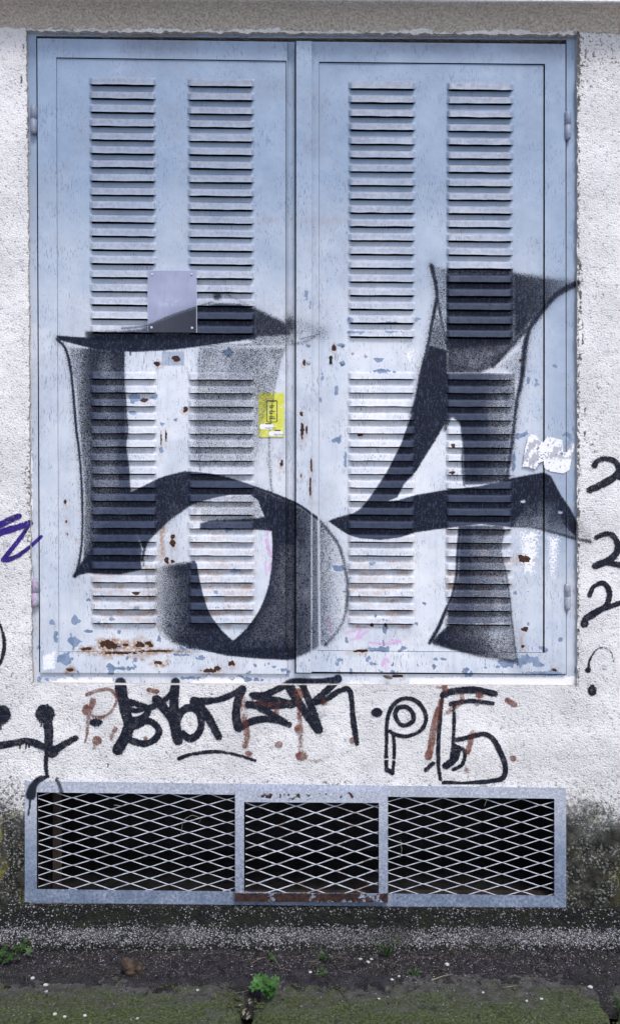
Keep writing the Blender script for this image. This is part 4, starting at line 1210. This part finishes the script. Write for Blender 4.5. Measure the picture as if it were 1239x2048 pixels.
def warpC(x, y):
    x = np.asarray(x, float); y = np.asarray(y, float)
    return x, y + .006 * (x - 620)

def expanded(name, x0, y0, x1, y1, W, Hd, xoff, yoff, warp, depth, width, mat, parent, thick=.0022):
    """expanded metal: zigzag strands that meet at bonds, each strand slightly tilted"""
    V = []; Fq = []
    rg = np.random.default_rng(int(x0 * 3 + y0))
    j = 0
    y = y0 - Hd + yoff
    while y < y1 + Hd:
        n0 = math.floor((x0 - xoff) / (W / 2)) - 1; n1 = math.ceil((x1 - xoff) / (W / 2)) + 1
        pts = []
        for q in range(n0, n1 + 1):
            up = (q + j) % 2 == 0
            xx = xoff + q * W / 2; yy = y + (-Hd / 4 if up else Hd / 4)
            pts.append((xx - 1.6, yy)); pts.append((xx + 1.6, yy))
        # clip to the opening, keeping the crossing points
        dens = []
        for a, b in zip(pts[:-1], pts[1:]):
            for t in np.linspace(0, 1, 5, endpoint=False): dens.append((a[0] + (b[0] - a[0]) * t, a[1] + (b[1] - a[1]) * t))
        run = []
        def flush(run):
            if len(run) < 2: return
            run = np.array(run); b0 = len(V)
            px, py = warp(run[:, 0], run[:, 1])
            jit = rg.normal(0, .0004, len(run)); px = px + (vnoise(px, py, 60, 5, 2) - .5) * 3; py = py + (vnoise(px, py, 120, 6, 2) - .5) * 4
            hw = width / 2
            for off, dd in [(-hw, depth + .0008), (hw, depth - .0008), (hw, depth - .0008 + thick), (-hw, depth + .0008 + thick)]:
                for i in range(len(run)): V.append(P(px[i], py[i] + off, dd + jit[i]))
            m = len(run)
            for k_ in range(4):
                k2 = (k_ + 1) % 4
                for i in range(m - 1): Fq.append([b0 + k_ * m + i, b0 + k2 * m + i, b0 + k2 * m + i + 1, b0 + k_ * m + i + 1])
        for p in dens:
            if x0 - 2 <= p[0] <= x1 + 2 and y0 - 2 <= p[1] <= y1 + 2: run.append(p)
            else:
                flush(run); run = []
        flush(run)
        y += Hd / 2; j += 1
    return mesh_obj(name, np.array(V), np.array(Fq)[:, ::-1], mat, parent, smooth=False)

vg = empty("vent_grille", tuple(P(590, 1808, -.01)), "wide pale metal ventilation grille with diamond mesh set low in the wall", "grille")
gal_ring("frame", (50, 1569, 1131, 1811), [(74, 1591, 1107.5, 1784.5)], warpG, -.006, vg, .05, .03)
e1 = expanded("diamond_mesh", 73, 1590, 481, 1785, 77, 22.8, 107, 5, warpG, .004, 1.9, M['mesh'], vg)
e2 = expanded("diamond_mesh", 763, 1590, 1108.5, 1786, 78, 23.0, 807, 8, warpG, .004, 1.9, M['mesh'], vg)
vh = empty("vent_hatch", tuple(P(622, 1805, -.03)), "raised square mesh hatch with rusty bottom rail in the middle of the low grille", "hatch")
gal_ring("frame", (470, 1582, 775, 1804), (488, 1605, 757, 1786), warpC, -.026, vh, .10, 1.0, .022, rust_top=.75)
expanded("diamond_mesh", 487, 1604, 758, 1787, 78, 25.6, 553, 3, warpC, -.014, 2.4, M['meshr'], vh)
# dark shaft behind
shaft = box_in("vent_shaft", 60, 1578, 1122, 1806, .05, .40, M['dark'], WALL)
slab("post", [(106, 1575), (124, 1575), (124, 1806), (106, 1806)], .10, .13, M['post'], WALL, False)

# ------------------------------------------------------------------ ground
def ground_sheet(name, x0, x1, y0, y1, step, hfun, mat, edge=None):
    xs = np.arange(x0, x1 + 1e-6, step); ys = np.arange(y0, y1 + 1e-6, step)
    gx, gy = np.meshgrid(xs, ys)
    z = hfun(gx, gy)
    o = mesh_obj(name, np.stack([gx, gy, z], -1), grid_faces(len(ys), len(xs))[:, ::-1], mat)
    o["kind"] = "structure"
    return o
def soil_h(x, y):
    n = vnoise(x * 100 + 500, y * 100 + 500, 18, 71, 4) - .5
    f = vnoise(x * 100 + 500, y * 100 + 500, 1.6, 72, 3) - .5
    edge = sst(-.205, -.275, y + n * .12 + f * .05) * -.024
    return .002 + n * .018 + f * .008 + edge
soil = ground_sheet("soil", -1.7, 1.7, -.32, .02, .005, soil_h, M['soil'])
def kerb_h(x, y):
    n = vnoise(x * 100 + 900, y * 100 + 900, 10, 74, 4) - .5
    f = vnoise(x * 100 + 900, y * 100 + 900, 1.5, 75, 3) - .5
    return n * .006 + f * .005
def kerb_piece(xa, xb, lean):
    ys = np.arange(-.62, -.17, .005); u = np.linspace(0, 1, int((xb - xa) / .006))
    gu, gy = np.meshgrid(u, ys)
    ja = (vnoise(gy * 100, gy * 0 + xa * 50, 3, 76, 3) - .5) * .02 + lean * (gy + .3); jb = (vnoise(gy * 100, gy * 0 + xb * 50, 3, 77, 3) - .5) * .02 + lean * (gy + .3)
    gx = (xa + ja) * (1 - gu) + (xb + jb) * gu
    z = kerb_h(gx, gy)
    ed = np.minimum(gx - xa - ja, xb + jb - gx)
    z = z - .05 * (1 - sst(0, .012, ed)) - .008 * (1 - sst(0, .05, ed))
    o = mesh_obj("kerb", np.stack([gx, gy, z], -1), grid_faces(len(ys), len(u))[:, ::-1], M['kerb'])
    o["kind"] = "structure"
kerb_piece(-1.75, -.168, .10); kerb_piece(-.150, .770, .10); kerb_piece(.788, 1.75, .25)
pv = mesh_obj("pavement", [(-40, -60, -.012), (40, -60, -.012), (40, -.60, -.012), (-40, -.60, -.012)], [[0, 1, 2, 3]], M['pave'], smooth=False)
pv["kind"] = "structure"
gb = mesh_obj("ground", [(-40, -.7, -.05), (40, -.7, -.05), (40, 40, -.05), (-40, 40, -.05)], [[0, 1, 2, 3]], M['soil'], smooth=False)
gb["kind"] = "structure"

def G2W(px, py, z=0.0):
    """photo pixel on the ground -> world x, y"""
    dist = (CAMZ - z) * F / (py - 1024)
    return (px - 619.5) / F * dist, dist - D

def blob(rx, ry, rz, seed, sub=2, amp=.25):
    import bmesh
    bm = bmesh.new(); bmesh.ops.create_icosphere(bm, subdivisions=sub, radius=1)
    for v in bm.verts:
        k = 1 + amp * (mnoise.noise(v.co * 1.3 + Vector((seed * 3.7, seed, 0))) + .5 * mnoise.noise(v.co * 3.1 + Vector((0, seed, seed))))
        v.co = Vector((v.co.x * rx * k, v.co.y * ry * k, v.co.z * rz * k))
    V = np.array([v.co[:] for v in bm.verts]); f = [[q.index for q in p.verts] for p in bm.faces]
    bm.free(); return V, f

def tube(pts, r0, r1, n=5):
    pts = np.array(pts); V = []; f = []
    for i, p in enumerate(pts):
        t = i / (len(pts) - 1); r_ = r0 + (r1 - r0) * t
        d = pts[min(i + 1, len(pts) - 1)] - pts[max(i - 1, 0)]; d = d / (np.linalg.norm(d) + 1e-9)
        a = np.cross(d, [0.3, .2, 1]); a /= np.linalg.norm(a) + 1e-9; b = np.cross(d, a)
        for k_ in range(n):
            an = 2 * math.pi * k_ / n; V.append(p + r_ * (math.cos(an) * a + math.sin(an) * b))
    for i in range(len(pts) - 1):
        for k_ in range(n): f.append([i * n + k_, i * n + (k_ + 1) % n, (i + 1) * n + (k_ + 1) % n, (i + 1) * n + k_])
    return np.array(V), f
# grit strewn over the soil and the kerb: far too many to count
Vs, Fs, n = [], [], 0
base, bf = blob(1, 1, .6, 3, 1, .3)
bf = np.array(bf)
for i in range(5200):
    x = RNG.uniform(-.95, .95)
    y = -.05 - abs(RNG.normal(0, .085)) if i < 4700 else RNG.uniform(-.42, -.16)
    if y < -.45: continue
    r_ = .0007 + .0016 * RNG.random() ** 3
    a = RNG.uniform(0, 6.28); c_, s_ = math.cos(a), math.sin(a)
    z = float(soil_h(np.array(x), np.array(y))) if y > -.19 else float(kerb_h(np.array(x), np.array(y)))
    z = max(z, float(kerb_h(np.array(x), np.array(y)))) if y < -.17 else z
    v = base * r_ * np.array([RNG.uniform(.8, 1.5), RNG.uniform(.7, 1.1), 1])
    v = np.stack([v[:, 0] * c_ - v[:, 1] * s_ + x, v[:, 0] * s_ + v[:, 1] * c_ + y, v[:, 2] + z + r_ * .3], -1)
    Vs.append(v); Fs.append(bf + n); n += len(v)
gr = mesh_obj("gravel", np.vstack(Vs), np.vstack(Fs), M['grit'], smooth=False)
tag(gr, "fine pale grit scattered over the dark soil strip", "gravel", kind="stuff")

def scatter(name, nn, posf, rf, mat, shape, label, cat, squash=.6):
    bs, bfc = shape
    bfc = np.array(bfc); Vs, Fs, n = [], [], 0
    for i in range(nn):
        q = posf()
        if q is None: continue
        x, y = q; r_ = rf(); a = RNG.uniform(0, 6.28); c_, s_ = math.cos(a), math.sin(a)
        z = max(float(soil_h(np.array(x), np.array(y))), float(kerb_h(np.array(x), np.array(y))) if y < -.17 else -1)
        v = bs * r_ * np.array([RNG.uniform(.8, 1.6), RNG.uniform(.7, 1.1), 1])
        v = np.stack([v[:, 0] * c_ - v[:, 1] * s_ + x, v[:, 0] * s_ + v[:, 1] * c_ + y, v[:, 2] + z + r_ * .15], -1)
        Vs.append(v); Fs.append(bfc + n); n += len(v)
    o = mesh_obj(name, np.vstack(Vs), np.vstack(Fs), mat)
    return tag(o, label, cat, kind="stuff")
def moss_pos():
    x = RNG.uniform(-.95, .95); y = -.44 + .22 * RNG.random() ** 1.4
    if abs(x + .159) < .014: return None
    if float(vnoise(np.array(x * 100 + 300), np.array(y * 240 + 900), 9, 81, 4)) < .50 + .10 * RNG.random(): return None
    return x, y
scatter("moss", 6500, moss_pos, lambda: RNG.uniform(.0014, .0042), M['moss'], blob(1, 1, .55, 9, 1, .35), "low green moss cushions growing over the kerb", "moss")
scatter("soil_crumbs", 3200, lambda: (RNG.uniform(-.95, .95), -.06 - abs(RNG.normal(0, .07))), lambda: RNG.uniform(.0012, .0042), M['crumb'], blob(1, 1, .7, 12, 1, .4), "dark crumbs of soil and humus along the foot of the wall", "soil crumbs")
# short bits of straw and grass lying about
def bit_shape():
    v, f = tube([(-1, 0, 0), (-.3, .08, .02), (.4, .02, .05), (1, .12, 0)], .035, .02, 4)
    return v, f
scatter("straw_bits", 230, lambda: (RNG.uniform(-.95, .95) if RNG.random() < .5 else RNG.normal(.12, .22), -.06 - abs(RNG.normal(0, .08))), lambda: RNG.uniform(.006, .017), M['twig'], bit_shape(), "short dry straw bits strewn over the soil", "straw")
def top_z(x, y):
    return max(float(soil_h(np.array(x), np.array(y))), float(kerb_h(np.array(x), np.array(y))) if y < -.17 else -1)

# white pebbles
for i, (px, py, r_) in enumerate([(66,1958,4.5),(92,1971,5),(93,1984,3.5),(395,1981,3.5),(110,2031,4),(130,2035,3.5),(170,2031,3.5),(275,2038,3),(735,1928,4.5),(742,1922,4),(620,1949,3.5),(720,1923,4),(783,1961,3.5),(797,1956,3),(893,1930,5),(1082,1999,3.5),(1179,1976,5),(1052,2003,3),(965,1986,3),(757,1998,3)]):
    x, y = G2W(px, py)
    V, f = blob(r_ * S * .9, r_ * S * .7, r_ * S * .55, i + 2, 2, .35)
    z = top_z(x, y)
    o = mesh_obj("pebble", V + np.array([x, y, z + r_ * S * .3]), f, M['pebble'], loc=(x, y, z))
    tag(o, "small white pebble lying on the dark soil and mossy kerb below the grille", "pebble", "white pebbles along the foot of the wall")
# brown rock
x, y = G2W(264, 1950)
V, f = blob(.030, .018, .026, 5, 4, .30)
V[:, 0] += V[:, 2] * -.35
V[:, 2] = np.where(V[:, 2] > .012, .012 + (V[:, 2] - .012) * 1.15, V[:, 2])
rk = mesh_obj("rock", V + np.array([x, y, top_z(x, y) + .014]), f, M['rock'], loc=(x, y, 0.0), smooth=False)
tag(rk, "angular brown rock lying on the soil", "rock")
# clear plastic shard against the plinth
x, y = G2W(251, 1899)
g = G("clear plastic"); M['clear'] = g.bsdf((.75, .78, .85), .12, g.bump(g.noise(40, 2), .5, .01), trans=.85, spec=.5)
n = 9; Vp = []
for i in range(n):
    u = i / (n - 1)
    for t in (0, .35, .7, 1):
        a = (u - .5) * 2.2; rr = .019 * (1 - t) + .003
        Vp.append((x + math.sin(a) * rr * 1.2 + t * .002, y - math.cos(a) * rr * .9 + .006, top_z(x, y) + t * .030 - .003))
f = [[i * 4 + j, (i + 1) * 4 + j, (i + 1) * 4 + j + 1, i * 4 + j + 1] for i in range(n - 1) for j in range(3)]
sh = mesh_obj("plastic_shard", Vp, f, M['clear'], loc=(x, y, 0.0))
md = sh.modifiers.new("thickness", 'SOLIDIFY'); md.thickness = .0012
tag(sh, "clear plastic shard standing against the pebbled foot of the wall", "litter")

# plants
def leaf(kind, size):
    """flat outline in (u along, v across), made as a fan with a bent midrib"""
    o = []
    m = 40
    for i in range(m + 1):
        a = -math.pi + 2 * math.pi * i / m
        if kind == 'lobed':
            r_ = .55 * (1 + .34 * math.cos(5 * a)) * (1 + .10 * math.cos(17 * a)) * (1 - .45 * math.exp(-((abs(a) - math.pi) / .35) ** 2))
        elif kind == 'round':
            r_ = .5 * (1 - .4 * math.exp(-((abs(a) - math.pi) / .3) ** 2))
        else:
            r_ = .5 / math.sqrt(math.cos(a) ** 2 + (math.sin(a) / .38) ** 2)
        o.append((r_ * math.cos(a) + .45, r_ * math.sin(a)))
    V = [(.3, 0, .04)] + [(u, v, .16 * abs(v) + .10 * u * (1 - u) + .05 * math.sin(7 * v + 5 * u)) for u, v in o[:-1]]
    f = [[0, 1 + i, 1 + (i + 1) % m] for i in range(m)]
    return np.array(V) * size, f
def plant(name, px, py, label, spec, kind, mat, seed, spread=.03, height=.04, group=None):
    rg = np.random.default_rng(seed)
    x, y = G2W(px, py); z = top_z(x, y)
    r = empty(name, (x, y, z), label, "plant", group)
    SV, SF, LV, LF = [], [], [], []
    ns = nl = 0
    for i in range(spec):
        a = rg.uniform(0, 6.28); out_ = spread * math.sqrt(rg.random()); h = height * rg.uniform(.35, 1)
        tip = np.array([x + out_ * math.cos(a), y + out_ * math.sin(a) * .8, z + h])
        b = np.array([x, y, z - .003]); mid = (b + tip) / 2 + np.array([0, 0, h * .25])
        v, f = tube([b, (b + mid) / 2 + rg.normal(0, .001, 3), mid, (mid + tip) / 2 + np.array([0, 0, h * .08]), tip], .0009, .0005)
        SV.append(v); SF += [[q + ns for q in t_] for t_ in f]; ns += len(v)
        for q in range(1 if kind != 'small' else 2):
            sz = rg.uniform(.7, 1.15) * (.019 if kind == 'lobed' else .012)
            lv, lf = leaf('lobed' if kind == 'lobed' else ('round' if kind == 'round' else 'oval'), sz)
            az = a + rg.uniform(-.8, .8); el = rg.uniform(-.5, .5) + .35
            u = np.array([math.cos(az) * math.cos(el), math.sin(az) * math.cos(el), math.sin(el) * .4])
            u /= np.linalg.norm(u)
            up = np.array([rg.normal(0, .25), -.75 + rg.normal(0, .2), 1.0]); s_ = np.cross(up, u); s_ /= np.linalg.norm(s_); nn = np.cross(u, s_)
            base_ = tip if q == 0 else (mid + tip) / 2
            v = base_ + lv[:, :1] * u + lv[:, 1:2] * s_ + lv[:, 2:3] * nn
            LV.append(v); LF += [[t_ + nl for t_ in w_] for w_ in lf]; nl += len(v)
    mesh_obj("stems", np.vstack(SV), SF, mat, r)
    mesh_obj("leaves", np.vstack(LV), LF, mat, r)
    return r
plant("weed", 534, 1992, "bright green parsley like weed growing at the kerb joint", 24, 'lobed', M['leaf'], 3, .030, .042)
plant("weed", 772, 1916, "dark green weed growing against the wall foot below the right mesh", 16, 'oval', M['leafd'], 5, .038, .055)
plant("weed", 22, 1918, "low green weed at the left edge against the wall foot", 18, 'lobed', M['leafd'], 6, .05, .022)
plant("weed", 548, 1925, "tiny round leaved sprout above the bright green weed", 6, 'round', M['leafd'], 8, .016, .016)
plant("weed", 652, 1922, "tiny green sprout on the soil below the mesh hatch", 8, 'small', M['leafd'], 9, .020, .018)
plant("weed", 640, 1952, "flat thin green sprout beside a dry stalk at the soil edge", 7, 'small', M['leafd'], 10, .024, .008)
plant("weed", 830, 1950, "tiny green seedling on bare soil right of the dark green weed", 6, 'small', M['leafd'], 12, .014, .012)
plant("weed", 1242, 2020, "green weed cut off by the right edge at the kerb joint", 10, 'oval', M['leafd'], 13, .020, .030)
plant("weed", 955, 1578, "x", 0, 'oval', M['leafd'], 1) if False else None

# twigs and straws
def twig(pts, r0, mat, label, nm="twig"):
    W = []
    for px, py, lift in pts:
        x, y = G2W(px, py); W.append((x, y, top_z(x, y) + lift))
    V, f = tube(smooth_pts3(W), r0, r0 * .5)
    o = mesh_obj(nm, V, f, mat, loc=W[0])
    return tag(o, label, "twig", "twigs and straws on the soil")
def smooth_pts3(p):
    p = np.array(p); t = np.linspace(0, len(p) - 1, len(p) * 4)
    return np.stack([np.interp(t, np.arange(len(p)), p[:, i]) for i in range(3)], -1)
twig([(400,1965,.002),(430,1972,.004),(462,1985,.002)], .0012, M['bark'], "dark thin twig lying left of the kerb joint")
twig([(537,1908,.004),(548,1925,.010),(560,1942,.004),(585,1948,.003)], .0011, M['twig'], "bent pale stalk above the bright green weed")
twig([(500,1932,.003),(520,1923,.008),(535,1917,.004)], .0008, M['twig'], "short straw above the kerb joint")
twig([(488,1895,.003),(520,1899,.003),(548,1897,.003)], .0009, M['twig'], "pale straw at the wall foot below the mesh hatch")
twig([(560,1945,.003),(600,1941,.005),(645,1938,.004),(690,1935,.005),(720,1945,.003),(770,1947,.003)], .0009, M['bark'], "long dark runner stem across the soil")
twig([(862,1964,.003),(885,1956,.004),(905,1951,.003)], .0022, M['twig'], "thick grey stick on the soil right of the dark green weed")
twig([(1008,1977,.003),(1020,1975,.004),(1032,1973,.003)], .0014, M['twig'], "short pale straw on the soil towards the right")
twig([(650,1964,.002),(680,1985,.003),(698,2010,.002),(702,2040,.002)], .0012, M['bark'], "dark stem lying across the mossy kerb")
twig([(205,1954,.003),(222,1955,.003),(240,1953,.003)], .0009, M['bark'], "dark twig left of the brown rock")
twig([(258,1910,.003),(268,1907,.005),(275,1905,.003)], .0010, M['twig'], "tiny straw below the plastic shard")
twig([(780,1975,.003),(800,1970,.004),(818,1960,.003)], .0010, M['bark'], "dark twig right of the long stem")
twig([(1165,1962,.003),(1190,1968,.003),(1210,1962,.004)], .0010, M['bark'], "dark twig near the right kerb joint")
for pts_, lab in [([(362,1668,0),(366,1640,.008),(384,1630,.002),(402,1636,.008),(396,1650,.0)], "curled dry stalk hooked into the left diamond mesh"),
                  ([(228,1610,0),(244,1612,.006),(256,1606,.0)], "short straw wisp caught near the top of the left diamond mesh"),
                  ([(799,1715,0),(803,1700,.004),(800,1680,.0)], "dry leaf stalk caught in the right diamond mesh beside the hatch"),
                  ([(968,1612,0),(972,1600,.004),(974,1590,.0)], "thin stalk caught high in the right diamond mesh")]:
    W = [P(x_, y_, .001 - l_) for x_, y_, l_ in pts_]
    V, f = tube(smooth_pts3(W), .0011, .0006)
    tag(mesh_obj("straw", V, f, M['twig'], loc=tuple(W[0])), lab, "straw", "dry stalks caught in the mesh")
# debris in the kerb joint: withered leaves
for i, (px, py) in enumerate([(488,2010),(494,2018),(496,2026),(486,2032),(493,2040),(500,1998),(505,2004)]):
    x, y = G2W(px, py)
    lv, lf = leaf('oval', .017)
    a = RNG.uniform(0, 6.28); u = np.array([math.cos(a), math.sin(a), .1]); s_ = np.array([-math.sin(a), math.cos(a), .25])
    v = np.array([x, y, .002]) + lv[:, :1] * u + lv[:, 1:2] * s_ + lv[:, 2:3] * np.array([0, 0, 1])
    o = mesh_obj("dead_leaf", v, lf, M['leafdead'], loc=(x, y, .002))
    tag(o, "withered leaf scrap caught in the kerb joint below the bright green weed", "dead leaf", "withered leaf scraps in the kerb joint")
# wilted leaf stuck on the sill of the frame
lv, lf = leaf('oval', .030)
b = P(766, 1352, .006)
o = mesh_obj("dead_leaf", b + lv[:, :1] * np.array([.96, -.1, -.25]) + lv[:, 1:2] * np.array([.2, -.3, .9]) + lv[:, 2:3] * np.array([0, -1, 0]), lf, M['leafdead'], loc=tuple(b))
tag(o, "dry curled leaf stuck to the door sill", "dead leaf")
